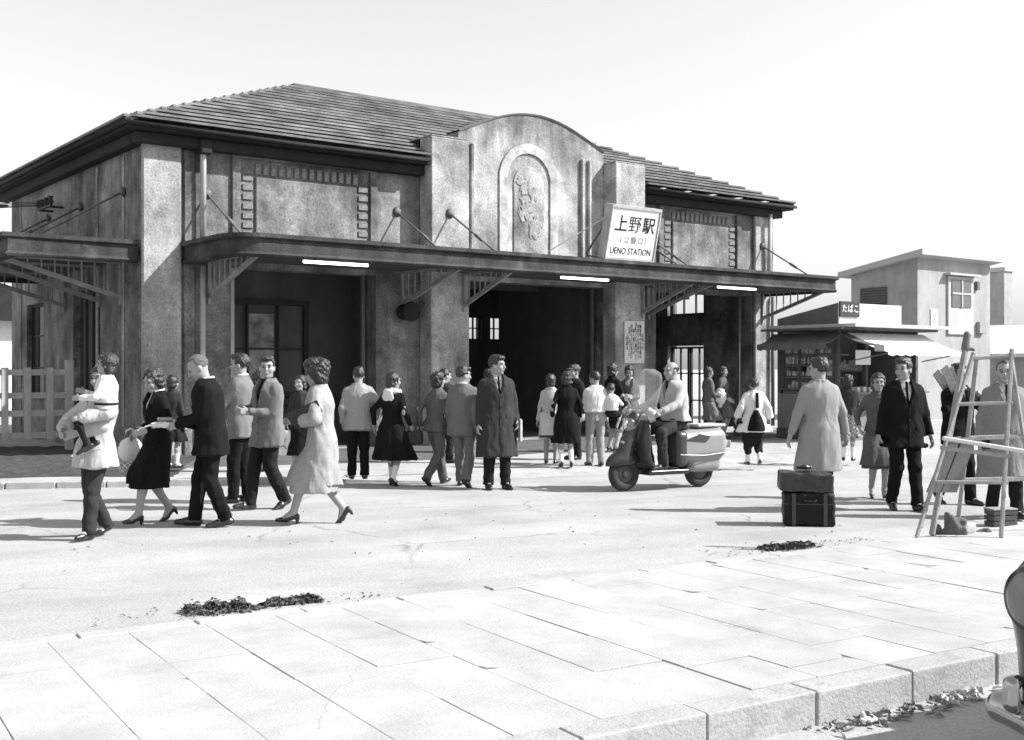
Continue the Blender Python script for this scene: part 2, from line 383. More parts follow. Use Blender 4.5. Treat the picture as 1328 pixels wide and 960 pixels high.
def person(label, loc, face, H=1.65, sex='m', fl=(-.09, .0, 0), fr=(.09, .0, 0), al=(-.26, .02, .84), ar=(.26, .02, .84), hyaw=0, hpitch=0, htilt=0,
           lean=(0, 0), top=None, hem=.80, flare=0.0, ease=.018, vopen=None, shirt=None, tie=None, bottom='trousers', bmat=None, bhem=.42, bflare=.06,
           hair='short', hmat=None, shoes='flat', smat=None, legs=None, hs=1.0, hipz=None, polel=None, poler=None, curl=.45, res=1.0, face_on=True,
           folds=None, slv=.98, slw=1.0, seed=0, group=None, scarf=None, cap=None, belt=None, palml=None, palmr=None, legpole=(0, 1, 0), legpoles=None, glasses=False, kind_label='person', back=None, topname='jacket', ripple=.004):
    k = H / 1.70
    root = empty('person', loc, RAD(face - 90), label, 'person', group)
    root.scale = (k, k, k)
    W = lambda p: root.matrix_basis @ Vector(p) if False else (Vector(loc) + Matrix.Rotation(RAD(face - 90), 3, 'Z') @ (Vector(p) * k))
    T = MEN if sex == 'm' else WOM
    hb, hc = .0098 * res, .0112 * res
    # feet and legs
    feet = []
    for sgn, f in ((-1, fl), (1, fr)):
        x, y, pitch = f[:3]; lift = f[3] if len(f) > 3 else 0.0; yaw = f[4] if len(f) > 4 else -sgn * 7
        R = Rz(yaw) @ Rx(-pitch); pv = np.array([0, .11, 0]) if pitch > 0 else np.array([0, -.05, 0])
        o = np.array([x, y, lift]) + Rz(yaw) @ pv - R @ pv
        ank = o + R @ np.array([0, 0, .125 if shoes == 'pump' else .085])
        feet.append((o, R, ank))
    L1, L2 = .425, .405
    if hipz is None:
        hz = .915
        for (o, R, ank), sx in zip(feet, (-.085, .085)):
            hz = min(hz, ank[2] + math.sqrt(max((L1 + L2) ** 2 * .994 - (ank[0] - sx) ** 2 - ank[1] ** 2, .05)))
    else: hz = hipz
    dz = hz - .915
    def C(z): t = np.clip((z - .9) / .5, 0, 1.1); return lean[0] * t, lean[1] * t
    knees = []
    for q, ((o, R, ank), sx) in enumerate(zip(feet, (-.085, .085))):
        kn, _ = ik((sx, 0, hz), ank, L1, L2, (legpoles[q] if legpoles else legpole)); knees.append(kn)
    hips = [np.array([-.085, 0, hz]), np.array([.085, 0, hz])]
    # arms
    sw = .163 if sex == 'm' else .136
    arms = []
    for sgn, a, pole in ((-1, al, polel), (1, ar, poler)):
        c = C(1.4); sh = np.array([sgn * sw + c[0], c[1], 1.365 + dz])
        el, wr = ik(sh, np.array(a) + [0, 0, dz if hipz is None else 0], .285, .25, pole if pole is not None else (sgn * .5, -1, -.15))
        arms.append((sh, el, wr))
    c = C(1.45); nb = np.array([c[0], c[1] - .008, 1.435 + dz])
    Rh = Rz(hyaw) @ Rx(hpitch) @ Ry(htilt)
    hc0 = np.array([c[0] * 1.05, c[1] * 1.05 + .012, 1.474 + dz])
    hc_ = hc0 + Rh @ np.array([0, .004, .105 * hs])
    H3 = lambda p: hc_ + Rh @ (np.array(p, float) * hs)
    pts = np.array([p for f in feet for p in (f[2], f[0])] + knees + hips + [p for a in arms for p in a] + [hc_])
    lo, hi = pts.min(0) - .20, pts.max(0) + .20
    # ---- body
    B = Field(lo, hi, hb)
    B.loft([(z + dz, C(z)[0], C(z)[1], max(rx - (.02 if z < 1.3 else .035), .03), max(ry - .02, .03)) for z, rx, ry in T if z > .84], k=.02)
    for q in (0, 1):
        B.cone(hips[q], knees[q], .078, .054, .03)
        B.cone(knees[q], feet[q][2], .052, .036, .02)
        cm = knees[q] * .68 + feet[q][2] * .32; sk = nrm(feet[q][2] - knees[q]); bk = np.cross(sk, [1, 0, 0])
        B.ell(cm + nrm(np.array([0, -1, 0]) - sk * (np.array([0, -1, 0]) @ sk)) * .016, (.044, .044, .1), np.stack([[1, 0, 0], nrm(np.cross(sk, [1, 0, 0])), sk], 1), k=.025)
        o, R, ank = feet[q]; B.cone(ank, o + R @ np.array([0, .10, .04]), .034, .026, .02)
        sh, el, wr = arms[q]
        B.cone(sh * .82 + el * .18 + [0, 0, -.01], el, .044, .040, .03); B.cone(el, wr, .041, .028, .02)
        sgn = (-1, 1)[q]; d = nrm(wr - el); pm = (palml, palmr)[q]
        pm = np.array(pm if pm is not None else (-sgn * .9, -.35 if d[2] > -.6 else 0.0, -.25 if d[2] > -.6 else 0.0), float); pm = nrm(pm - d * (pm @ d)); ac = np.cross(d, pm) * sgn
        B.rbox(wr + d * .048, (.040, .047, .015), np.stack([ac, d, pm], 1), .014, .014)
        for off, ln in zip((.030, .0105, -.0105, -.030), (.070, .079, .074, .058)):
            p = wr + d * .088 + ac * off; an = 0.0
            for sg, cu, r in ((.46, .8, .0100), (.31, 1.1, .0092), (.23, .8, .0085)):
                an += curl * cu; p2 = p + (d * math.cos(an) + pm * math.sin(an)) * ln * sg; B.cone(p, p2, r, r * .93, .003); p = p2
        p = wr + d * .028 + ac * .034; t1 = p + nrm(d * .7 + ac * .65 + pm * .35) * .04; t2 = t1 + nrm(d * .9 + ac * .2 + pm * (.3 + curl)) * .032
        B.cone(p, t1, .0135, .0115, .008); B.cone(t1, t2, .0112, .009, .003)
    B.cone(nb - [0, 0, .05], H3((0, -.022, -.035)), .058 if sex == 'm' else .047, .052 if sex == 'm' else .043, .02)
    S = hs
    B.ell(H3((0, -.008, .028)), np.array((.077, .097, .095)) * S, Rh, .02)
    B.ell(H3((0, .020, -.045)), np.array((.060 if sex == 'm' else .055, .070, .074)) * S, Rh, .03 * S)
    B.ell(H3((0, .066, -.098)), np.array((.026, .020, .018)) * S, Rh, .02 * S)
    for sx in (-1, 1):
        B.ell(H3((sx * .040, .068, -.028)), np.array((.026, .022, .026)) * S, Rh, .02 * S)
        B.ell(H3((sx * .033, .099, .006)), np.array((.020, .014, .012)) * S, Rh, .012 * S, sub=True)
        B.ell(H3((sx * .077, -.006, -.012)), np.array((.011, .022, .034)) * S, Rh @ Rz(sx * 18), .006)
    B.cone(H3((-.045, .082, .032)), H3((.045, .082, .032)), .012 * S, .012 * S, .014 * S)
    B.cone(H3((0, .092, .012)), H3((0, .112, -.030)), .009 * S, .0135 * S, .011 * S)
    B.ell(H3((0, .088, -.062)), np.array((.024, .012, .011)) * S, Rh, .008 * S)
    body = B.build('body', M_SKIN, root)
    if legs is not None:      # stockings or socks over the shins
        G = Field(lo, np.array([hi[0], hi[1], hz]), hb)
        for q in (0, 1):
            kn, an_ = knees[q], feet[q][2]; st = kn if legs[0] == 'stockings' else kn * .45 + an_ * .55
            G.cone(st, an_, .056 if legs[0] == 'stockings' else .05, .0395, .0)
            cm = kn * .68 + an_ * .32; sk = nrm(an_ - kn)
            G.ell(cm + nrm(np.array([0, -1, 0]) - sk * (np.array([0, -1, 0]) @ sk)) * .017, (.047, .047, .1 if legs[0] == 'stockings' else .04), np.stack([[1, 0, 0], nrm(np.cross(sk, [1, 0, 0])), sk], 1), k=.025)
            o, R, _ = feet[q]; G.cone(an_, o + R @ np.array([0, .09, .045]), .037, .03, .02)
        G.build(legs[0], legs[1], root)
    # ---- face marks
    if face_on:
        for nm, p, r, m in (('eye', (.033, .0875, .006), (.015, .006, .0065), M_DARK), ('eyebrow', (.035, .093, .031), (.022, .006, .0055), hmat or M_HAIR)):
            for sx in (-1, 1):
                F = Field(H3((sx * p[0], p[1], p[2])) - .03 * S, H3((sx * p[0], p[1], p[2])) + .03 * S, .0035)
                F.ell(H3((sx * p[0], p[1], p[2])), np.array(r) * S, Rh @ Ry(-sx * -6)); F.build(nm, m, root)
        F = Field(H3((0, .096, -.064)) - .035 * S, H3((0, .096, -.064)) + .035 * S, .0035)
        F.ell(H3((0, .0965, -.0635)), np.array((.022, .006, .0042)) * S, Rh); F.build('mouth', mat('lips', .14, .5, bump=0), root)
        if glasses:
            g = MB()
            for sx in (-1, 1):
                g.tube([H3((sx * .034 + .023 * math.cos(a), .112, .004 + .019 * math.sin(a))) for a in np.linspace(0, 6.283, 15)], .003, 6, cap=False)
                g.tube([H3((sx * .057, .110, .008)), H3((sx * .082, .0, .008))], .0028, 6)
            g.tube([H3((-.011, .114, .008)), H3((.011, .114, .008))], .003, 6); g.build('glasses', M_DARK, root, smooth=True)
    # ---- hair
    hm = hmat or M_HAIR
    X = Field(hc_ - .27 * S, hc_ + .27 * S, .0085 * res)
    def cutter(kind, off):
        ox, oy, oz = [v * S for v in off]
        def fn(x, y, z):
            x, y, z = (x + ox) / S, (y + oy) / S, (z + oz) / S; ax = np.abs(x)
            if kind == 'short':
                a = np.minimum(y - .040 - .35 * (.075 - ax), .070 - z)          # the face below the hairline
                b = np.minimum(y + .030, -.004 - z + .25 * (y + .03))           # in front of the ears
                return np.maximum(np.maximum(a, b), -.062 - z - .4 * y) * S
            if kind == 'receding':
                a = np.minimum(y - .005, .098 - z); b = np.minimum(y + .030, .0 - z)
                return np.maximum(np.maximum(a, b), -.062 - z - .4 * y) * S
            if kind == 'bald':
                a = y + .0 * x - .012; b = z - .060; e = np.minimum(y + .028, -.005 - z)
                return np.maximum(np.maximum(np.maximum(a, b), e), -.062 - z - .4 * y) * S
            a = np.minimum(np.minimum(y - .030, .066 - z - .25 * (ax - .03)), .074 - ax + .0 * z)   # long hair frames the face
            return np.maximum(a, -.135 - z) * S
        return fn
    if hair in ('short', 'receding', 'bald'):
        o = (0, -.014, .040)
        r = (.086, .106, .098) if hair == 'short' else ((.083, .104, .092) if hair == 'receding' else (.0825, .103, .09))
        X.ell(H3(o), np.array(r) * S, Rh, cut=cutter(hair, o))
        if hair == 'short':
            X.ell(H3((.01, .055, .098)), np.array((.066, .052, .034)) * S, Rh, .012); X.ell(H3((0, -.02, .11)), np.array((.07, .075, .03)) * S, Rh, .015)
        X.ripple(.004, .03, seed)
    elif hair == 'none': pass
    else:
        big = {'bob': 1.0, 'puff': 1.12, 'perm': 1.0, 'bun': .96, 'child': 1.02}[hair]
        o = (0, -.020, .035); X.ell(H3(o), np.array((.098, .116, .106)) * S * big, Rh, cut=cutter('long', o))
        if hair in ('bob', 'puff', 'perm', 'child'):
            o = (0, -.048, -.055); X.ell(H3(o), np.array((.094, .072, .072)) * S * big, Rh, .03, cut=cutter('long', o))
        if hair == 'bun': X.ell(H3((0, -.12, .02)), np.array((.045, .04, .045)) * S, Rh, .01)
        if hair == 'puff':
            X.ell(H3((0, .0, .125)), np.array((.098, .10, .05)) * S, Rh, .03); X.ell(H3((0, -.10, .06)), np.array((.10, .075, .085)) * S, Rh, .03)
        if hair == 'child': X.ell(H3((0, .055, .085)), np.array((.078, .045, .03)) * S, Rh, .015)
        X.ripple({'perm': .009, 'puff': .006}.get(hair, .0045), .045, seed)
    if hair != 'none': X.build('hair', hm, root)
    if cap is not None:
        Q = Field(hc_ - .27, hc_ + .27, .009)
        o = (0, -.01, .05); Q.ell(H3(o), np.array((.098, .12, .085)), Rh, cut=lambda x, y, z: -.005 - z)
        Q.ell(H3((0, .10, .052)), np.array((.075, .075, .012)), Rh, .01); Q.build('cap', cap, root)
    if scarf is not None:
        Q = Field(lo, hi, hc)
        for a in range(-4, 5): pass
        P = [np.array([c[0] + .095 * math.sin(RAD(t)), c[1] - .085 * math.cos(RAD(t)), 1.435 + dz - .03 * (1 - math.cos(RAD(t))) * .5]) for t in range(-165, 166, 30)]
        for p, q in zip(P[:-1], P[1:]): Q.cone(p, q, .04, .04, .02)
        if back: Q.ell(np.array([c[0], c[1] - .135, 1.36 + dz]), (.10, .03, .10), Rx(8), .03)
        Q.ripple(.006, .06, seed); Q.build('scarf', scarf, root)
    # ---- legs and skirts
    if bottom == 'trousers':
        Q = Field(lo, np.array([hi[0], hi[1], hz + .25]), hc)
        tn = [(z + dz, 0, 0, rx + .006, ry + .004) for z, rx, ry in T if .80 < z < 1.06]
        if hipz is None: Q.loft(tn, k=.03)
        else: Q.ell((0, 0, hz + .01), (.185, .15, .14), None, .03)
        for q in (0, 1):
            an_ = feet[q][2]; kn = knees[q]; dn = nrm(an_ - kn)
            Q.cone(hips[q] + [0, 0, -.01], kn, .098, .074, .03); Q.cone(kn, an_ + dn * .015, .074, .066, .02)
        Q.ripple(.005, .11, seed + 3, .6)
        for q in (0, 1):      # cuffs cut level above the shoe
            an_ = feet[q][2]; dn = nrm(an_ - knees[q]); e = an_ + dn * .028
            Q.put(lambda x, y, z: -((x - e[0]) * dn[0] + (y - e[1]) * dn[1] + (z - e[2]) * dn[2]), e - .11, e + .11, sub=True)
        Q.build('trousers', bmat, root)
    elif bottom == 'shorts':
        Q = Field(lo, np.array([hi[0], hi[1], hz + .25]), hc); Q.ell((0, 0, hz + .01), (.19, .16, .15), None, .03)
        for q in (0, 1): Q.cone(hips[q] + [0, 0, -.01], hips[q] * .25 + knees[q] * .75, .110, .095, .03)
        Q.ripple(.005, .11, seed + 3, .6); Q.build('shorts', bmat, root)
    elif bottom == 'monpe':
        Q = Field(lo, np.array([hi[0], hi[1], hz + .25]), hc)
        Q.loft([(z + dz, 0, 0, rx + .02, ry + .02) for z, rx, ry in T if .80 < z < 1.06], k=.03)
        for q in (0, 1):
            kn, an_ = knees[q], feet[q][2]; mid = kn * .45 + an_ * .55
            Q.cone(hips[q], kn, .115, .11, .03); Q.cone(kn, mid, .108, .07, .03)
        Q.ripple(.009, .1, seed + 3, .5); Q.build('trousers', bmat, root)
    elif bottom == 'skirt':
        mx = (knees[0][0] + knees[1][0]) / 2; my = (knees[0][1] + knees[1][1]) / 2; spread = abs(knees[0][1] - knees[1][1])
        fa = [f[2] * t + kn_ * (1 - t) for f, kn_ in zip(feet, knees) for t in [max(0, (.49 - bhem) / .40)]]
        my2 = (fa[0][1] + fa[1][1]) / 2; sp2 = abs(fa[0][1] - fa[1][1])
        Q = Field((-.55, -.6, bhem + dz - .06), (.55, .6, 1.1 + dz), hc)
        Q.loft([(1.05 + dz, 0, 0, T_at(T, 1.05)[0] + .004, T_at(T, 1.05)[1] + .004), (.90 + dz, 0, 0, .178, .132), (.72 + dz, mx * .4, my * .5, .18 + bflare * .35, .14 + spread * .25 + bflare * .3),
                ((.72 + bhem) / 2 + dz, mx * .6, my * .8, .185 + bflare * .7, .145 + sp2 * .42 + bflare * .6), (bhem + dz, mx * .7, my2 * .9, .19 + bflare, .15 + sp2 * .5 + bflare * .8)], folds=folds or (7, .07, seed * 1.3, .85 + dz))
        Q.ripple(.004, .12, seed + 4, .3); Q.build('skirt', bmat, root)
    # ---- shirt and tie
    if shirt is not None:
        Q = Field((-.3 + min(c[0], 0), -.3 + min(c[1], 0), .9 + dz), (.3 + max(c[0], 0), .3 + max(c[1], 0), 1.56 + dz), hb)
        Q.loft([(z + dz, C(z)[0], C(z)[1], rx * (.93 if z < 1.28 else .70), ry - (.004 if z < 1.34 else .016)) for z, rx, ry in T if z > 1.0])
        P = [np.array([c[0] + (.064 if sex == 'm' else .055) * math.sin(RAD(t)), c[1] - .010 - .060 * math.cos(RAD(t)), 1.472 + dz - .012 * (1 - math.cos(RAD(t)))]) for t in range(-165, 166, 30)]
        for p, q in zip(P[:-1], P[1:]): Q.cone(p, q, .015, .015, .008)
        Q.build('shirt', shirt, root)
        if tie is not None:
            Q = Field((c[0] - .1, c[1] - .0, 1.0 + dz), (c[0] + .1, c[1] + .25, 1.5 + dz), .008)
            yy = lambda z: C(z)[1] + T_at(T, z)[1] - .002
            Q.cone((C(1.44)[0], yy(1.42) + .012, 1.435 + dz), (C(1.40)[0], yy(1.40) + .010, 1.405 + dz), .018, .013, .004)
            Q.cone((C(1.40)[0], yy(1.40) + .008, 1.405 + dz), (C(1.12)[0], yy(1.12) + .004, 1.12 + dz), .014, .026, .004); Q.build('tie', tie, root)
    # ---- jacket, coat or blouse
    if top is not None:
        zs = [z for z in T[:, 0] if z > hem + .03]; nodes = []
        Q = Field(np.minimum(lo, [-.5, -.5, lo[2]]), np.maximum(hi, [.5, .5, 0]), hc)
        kx = (knees[0][0] + knees[1][0]) / 2; ky = (knees[0][1] + knees[1][1]) / 2; spread = abs(knees[0][1] - knees[1][1])
        for z in [hem] + list(zs):
            rx, ry = T_at(T, z); g = np.clip((1.0 - z) / max(1.0 - hem, .01), 0, 1) if hem < 1.0 else 0; lw = np.clip((.80 - z) / .35, 0, 1)
            if hipz is not None and z < hz + .0: continue
            nodes.append((z + dz, C(z)[0] + kx * lw * .5, C(z)[1] + ky * lw * .8, rx + ease + flare * g + (.010 if sex == 'm' else 0), ry + ease * .9 + flare * g * .8 + spread * lw * .36 + (.006 if sex == 'm' else 0)))
        Q.loft(nodes, folds=(folds or (6, .035, seed * 1.1, 1.0 + dz)) if hem < .95 else None)
        if bottom == 'trousers' and hem < .95 and hipz is None:
            for q in (0, 1): Q.cone(hips[q], knees[q], .098 + ease * .6, .078 + ease * .8, .05, zmin=hem + dz)
        for q in (0, 1):
            sh, el, wr = arms[q]; en = el + (wr - el) * slv
            r1 = .062 if sex == 'm' else .054
            Q.cone(sh + [0, 0, -.012], el, r1 * slw, (r1 - .010) * slw, .035); Q.cone(el, en, (r1 - .011) * slw, (r1 - .018) * slw if slw < 1.2 else (r1 - .004) * slw, .02)
            dn = nrm(wr - el)
            Q.put(lambda x, y, z: -((x - en[0]) * dn[0] + (y - en[1]) * dn[1] + (z - en[2]) * dn[2] - .004), en - .085 * max(slw, 1), en + .085 * max(slw, 1), sub=True) if slv < .995 and np.linalg.norm(wr - [c[0], c[1], wr[2]]) > .26 else None
        Q.ripple(ripple, .15, seed, .35)
        P = [np.array([c[0] + (.076 if sex == 'm' else .068) * math.sin(RAD(t)), c[1] - .006 - .070 * math.cos(RAD(t)), 1.452 + dz - .016 * (1 - math.cos(RAD(t)))]) for t in range(-140, 141, 28)]
        for p, q in zip(P[:-1], P[1:]): Q.cone(p, q, .019, .019, .010)
        if vopen is not None:
            zv = vopen + dz
            for sx in (-1, 1):
                cz = C(vopen); yv = T_at(T, vopen)[1] + ease * .9
                Q.cone((c[0] + sx * .072, c[1] + .062, 1.435 + dz), (cz[0] + sx * .075, C(1.32)[1] + T_at(T, 1.32)[1] + ease * .6 - .008, 1.325 + dz), .020, .022, .008)
                Q.cone((cz[0] + sx * .075, C(1.32)[1] + T_at(T, 1.32)[1] + ease * .6 - .008, 1.325 + dz), (cz[0] + sx * .012, cz[1] + yv - .004, zv), .018, .012, .010)
            def vee(x, y, z):
                w = np.clip((z - zv) * .30, 0, .062); return np.maximum(np.maximum(np.abs(x - c[0]) - w, zv - z), c[1] + .02 - y)
            Q.put(vee, (c[0] - .12, c[1] - .05, zv - .02), (c[0] + .12, c[1] + .3, 1.6 + dz), sub=True)
        to_ = Q.build(topname, top, root)
        if res < 1.25 and hipz is None:      # front edge, buttons, pocket flaps and back seam, laid on the cloth itself
            tree = BVHTree.FromPolygons([v.co for v in to_.data.vertices], [p.vertices for p in to_.data.polygons])
            def strip(nm, pts, w, th, m, side=1):
                G = MB(); rows = []
                for (xa_, za_), (dx, dz_) in pts:
                    r_ = []
                    for q in (-.5, .5):
                        hit = tree.ray_cast(Vector((xa_ + dx * w * q, side * 1.2, za_ + dz_ * w * q)), Vector((0, -side, 0)))
                        if hit[0] is None: return
                        r_.append((hit[0] - hit[1] * .004, hit[0] + hit[1] * th))
                    rows.append(r_)
                vs = [v for r_ in rows for a_ in r_ for v in a_]; n_ = len(rows)
                fs = []
                for i in range(n_ - 1):
                    a_, b_ = i * 4, i * 4 + 4; fs += [(a_ + 1, a_ + 3, b_ + 3, b_ + 1), (a_, a_ + 1, b_ + 1, b_), (a_ + 2, b_ + 2, b_ + 3, a_ + 3)]
                fs += [(0, 2, 3, 1), (n_ * 4 - 4, n_ * 4 - 3, n_ * 4 - 1, n_ * 4 - 2)]
                G.add(vs, fs).build(nm, m, root)
            z1 = (vopen or 1.38) + dz; z0 = hem + dz + .012; cx0 = C(1.1)[0]
            if face_on: strip('front_edge', [((cx0 - .012, z0 + (z1 - z0) * i / 12), (1, 0)) for i in range(13)], .030, .006, top)
            if topname in ('jacket', 'overcoat', 'raincoat', 'coat'):
                for sx in (-1, 1):
                    zp = (.93 if sex == 'm' else .90) + dz
                    if zp - dz > hem + .08: strip('pocket_flap', [((cx0 + sx * (.085 + .075 * i / 4), zp + .006 * i), (0, 1)) for i in range(5)], .045, .006, top)
                if face_on:
                    for i in range(3 if vopen else 4):
                        zb = z1 - .02 - i * .12; hit = tree.ray_cast(Vector((cx0 - .012, 1.2, zb)), Vector((0, -1, 0)))
                        if hit[0] is not None and zb > z0 + .1: MB().tube([hit[0], hit[0] + hit[1] * .011], [.011, .010], 8).build('button', M_DARK, root)
                else: strip('back_seam', [((cx0, z0 + (1.3 + dz - z0) * i / 12), (1, 0)) for i in range(13)], .012, .004, top, -1)
        if belt is not None:
            G = MB(); n = 28; zb = 1.03
            rx, ry = T_at(T, zb); rx += ease + .012; ry += ease + .010
            G.tube([(C(zb)[0] + rx * math.cos(a), C(zb)[1] + ry * math.sin(a), zb + dz) for a in np.linspace(0, 6.2832, n)], .018, 6, cap=False); G.build('belt', belt, root, smooth=True)
    # ---- shoes
    if shoes != 'none':
        for q in (0, 1):
            o, R, ank = feet[q]; Q = Field(o - .30, o + .36, .0095 * res); w = 1.0 if sex == 'm' else .86
            F3 = lambda p: o + R @ np.array(p, float)
            if shoes == 'pump':
                Q.cone(F3((0, -.035, .085)), F3((0, .07, .045)), .030, .030, .01); Q.cone(F3((0, .07, .040)), F3((0, .165, .022)), .034, .020, .015)
                Q.cone(F3((0, -.045, .065)), F3((0, -.045, .012)), .024, .014, .006)
                Q.ell(F3((0, .02, .115)), (.026, .055, .035), R, .01, sub=True)
                Q.put(lambda x, y, z: ((x - o[0]) * R[0, 2] + (y - o[1]) * R[1, 2] + (z - o[2]) * R[2, 2]), o - .3, o + .36, sub=True)
            else:
                Q.cone(F3((0, -.045, .036)), F3((0, .08, .036)), .036 * w, .038 * w, .01); Q.cone(F3((0, .08, .034)), F3((0, .175 * w, .024)), .040 * w, .028 * w, .02)
                Q.cone(F3((0, -.02, .04)), F3((0, -.005, .088)), .037 * w, .035 * w, .02)
                Q.put(lambda x, y, z: ((x - o[0]) * R[0, 2] + (y - o[1]) * R[1, 2] + (z - o[2]) * R[2, 2]), o - .3, o + .36, sub=True)
            Q.build('shoe', smat or M_SHOE, root)
    root['_info'] = 0; del root['_info']
    return root, W, arms
def T_at(T, z): return np.interp(z, T[:, 0], T[:, 1]), np.interp(z, T[:, 0], T[:, 2])
# ------------------------------------------------------------------ ground, road, apron
TH = math.atan2(.605, .797)          # the station front runs away to the right at this angle
M_ROAD = mat('pale_asphalt', .355, .9, var=.22, scale=.7, bump=.35, bscale=45, coord='Object', blot=(1.6, .52, .72, .92), blot2=(.35, .5, .7, .92), fine=.5, tracks=(RAD(27), .87), cracks=(.45, .012, .62))
M_APRON = mat('sandy_apron', .36, .95, var=.16, scale=1.1, bump=.4, bscale=30, fine=.3, blot=(2.6, .5, .7, .75))
M_KERB = mat('kerb_stone', .36, .85, var=.12, scale=5, bump=.4, bscale=50, rand=.08, fine=.3, blot=(7, .5, .72, .72))
M_SLAB = mat('concrete_slab', .365, .9, var=.2, scale=2.2, bump=.25, bscale=70, rand=.03, fine=.2, blot=(3.2, .55, .75, .93), blot2=(11, .56, .66, .95), cracks=(.9, .004, .7))
M_JOINT = mat('joint_sand', .24, .95, var=.2, scale=9, bump=.3)
M_SOIL = mat('dark_soil', .055, .98, var=.4, scale=7, bump=1.0, bscale=26, fine=.6)
def sheet(name, pts, z, m, n=None):
    o = MB().add([(x, y, z) for x, y in pts], [tuple(range(len(pts)))]).build(name, m); tag(o, kind='structure'); return o
sheet('ground', [(-900, -60), (900, -60), (900, 1500), (-900, 1500)], 0.0, mat('far_ground', .40, .95, var=.12, scale=.4, bump=.2, bscale=20, fine=.2))
sheet('road', [(-60, -8), (60, -8), (60, 34), (9, 24.0), (5.2, 20.6), (-2, 16.6), (-12, 15.2), (-60, 10)], .004, M_ROAD)
# apron in front of the station: a low raised sheet with a stone edge that curves to the left
EDGE = [(-30, 12.6), (-12, 14.0), (-6.6, 14.9), (-4.9, 15.2), (-2.85, 15.62), (-1.0, 16.35), (1.0, 17.5), (2.7, 18.5), (4.4, 19.55), (8.0, 21.8), (13, 25.0), (40, 42)]
AZ = .075
ap = MB(); back = [(40, 60), (-30, 60)]
ap.add([(x, y, AZ) for x, y in EDGE] + [(x, y, AZ) for x, y in back], [tuple(range(len(EDGE) + 2))])
n0 = len(EDGE); ap.add([(x, y, AZ) for x, y in EDGE] + [(x + (.0 if x < -1.5 else .25), y - (.0 if x < -1.5 else .5), 0) for x, y in EDGE], [(i, i + 1, i + 1 + n0, i + n0) for i in range(n0 - 1)])
tag(ap.build('apron', M_APRON), kind='structure')
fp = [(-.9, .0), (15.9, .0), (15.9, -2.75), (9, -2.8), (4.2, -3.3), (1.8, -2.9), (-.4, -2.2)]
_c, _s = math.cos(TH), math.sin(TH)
sheet('forecourt_shade', [(-6.07 + _c * a - _s * b_, 19.19 + _s * a + _c * b_) for a, b_ in fp], AZ + .004, mat('forecourt_shade_tone', .10, .9, var=.25, scale=1.5, bump=.3, fine=.3, blot=(2.2, .5, .7, 1.5)))  # dark sheet painting the band of shadow along the station front
apo = empty('apron_kerb', (0, 0, 0)); tag(apo, kind='structure')
def along(poly, step):
    out = []; acc = 0.0; last = Vector(poly[0])
    out.append(Vector(poly[0])); need = step
    for a, b in zip(poly[:-1], poly[1:]):
        a, b = Vector(a), Vector(b); L = (b - a).length; p = 0.0
        while L - p >= need: p += need; out.append(a + (b - a) * (p / L)); need = step
        need -= (L - p)
    return out
kp = along(EDGE[1:6], .62)
for a, b in zip(kp[:-1], kp[1:]):
    d = (b - a); ang = math.atan2(d.y, d.x); L = d.length
    M = Matrix.Translation((a.x, a.y, 0)) @ Matrix.Rotation(ang, 4, 'Z')
    hh = AZ + .022 + random.uniform(-.006, .006)
    MB().box(.006, L - .006, -.05, .11, -.02, hh, M).build('kerb_stone', M_KERB, apo, bevel=.012)

# raised pavement island in the foreground: slabs and kerb stones
pav = empty('pavement', (.79, 4.69, 0), RAD(32)); tag(pav, kind='structure')     # local x runs along the near kerb
PZ = .16; KW = .17; X0, X1 = -5.6, 11.2; WID = 2.84
box('bed', X0, X1, .012, WID - .012, -.05, PZ - .011, M_JOINT, pav)
PITCH = .622; SP, SLN = .405, .60
def wob(): return random.uniform(-.0018, .0018)
i0 = int(X0 / PITCH) - 0
for i in range(i0, int(X1 / PITCH)):
    xa = i * PITCH
    for yy0, yy1 in ((0, KW), (WID - .12, WID)):
        dzk = random.uniform(-.006, .004); k = MB().box(xa + .005, xa + PITCH - random.uniform(.003, .009), yy0 + random.uniform(-.008, .008), yy1, -.05, PZ + dzk)
        k.build('kerb_stone', M_KERB if yy0 == 0 else M_SLAB, pav, bevel=random.uniform(.009, .017) if yy0 == 0 else .006, seg=3 if yy0 == 0 else 1)
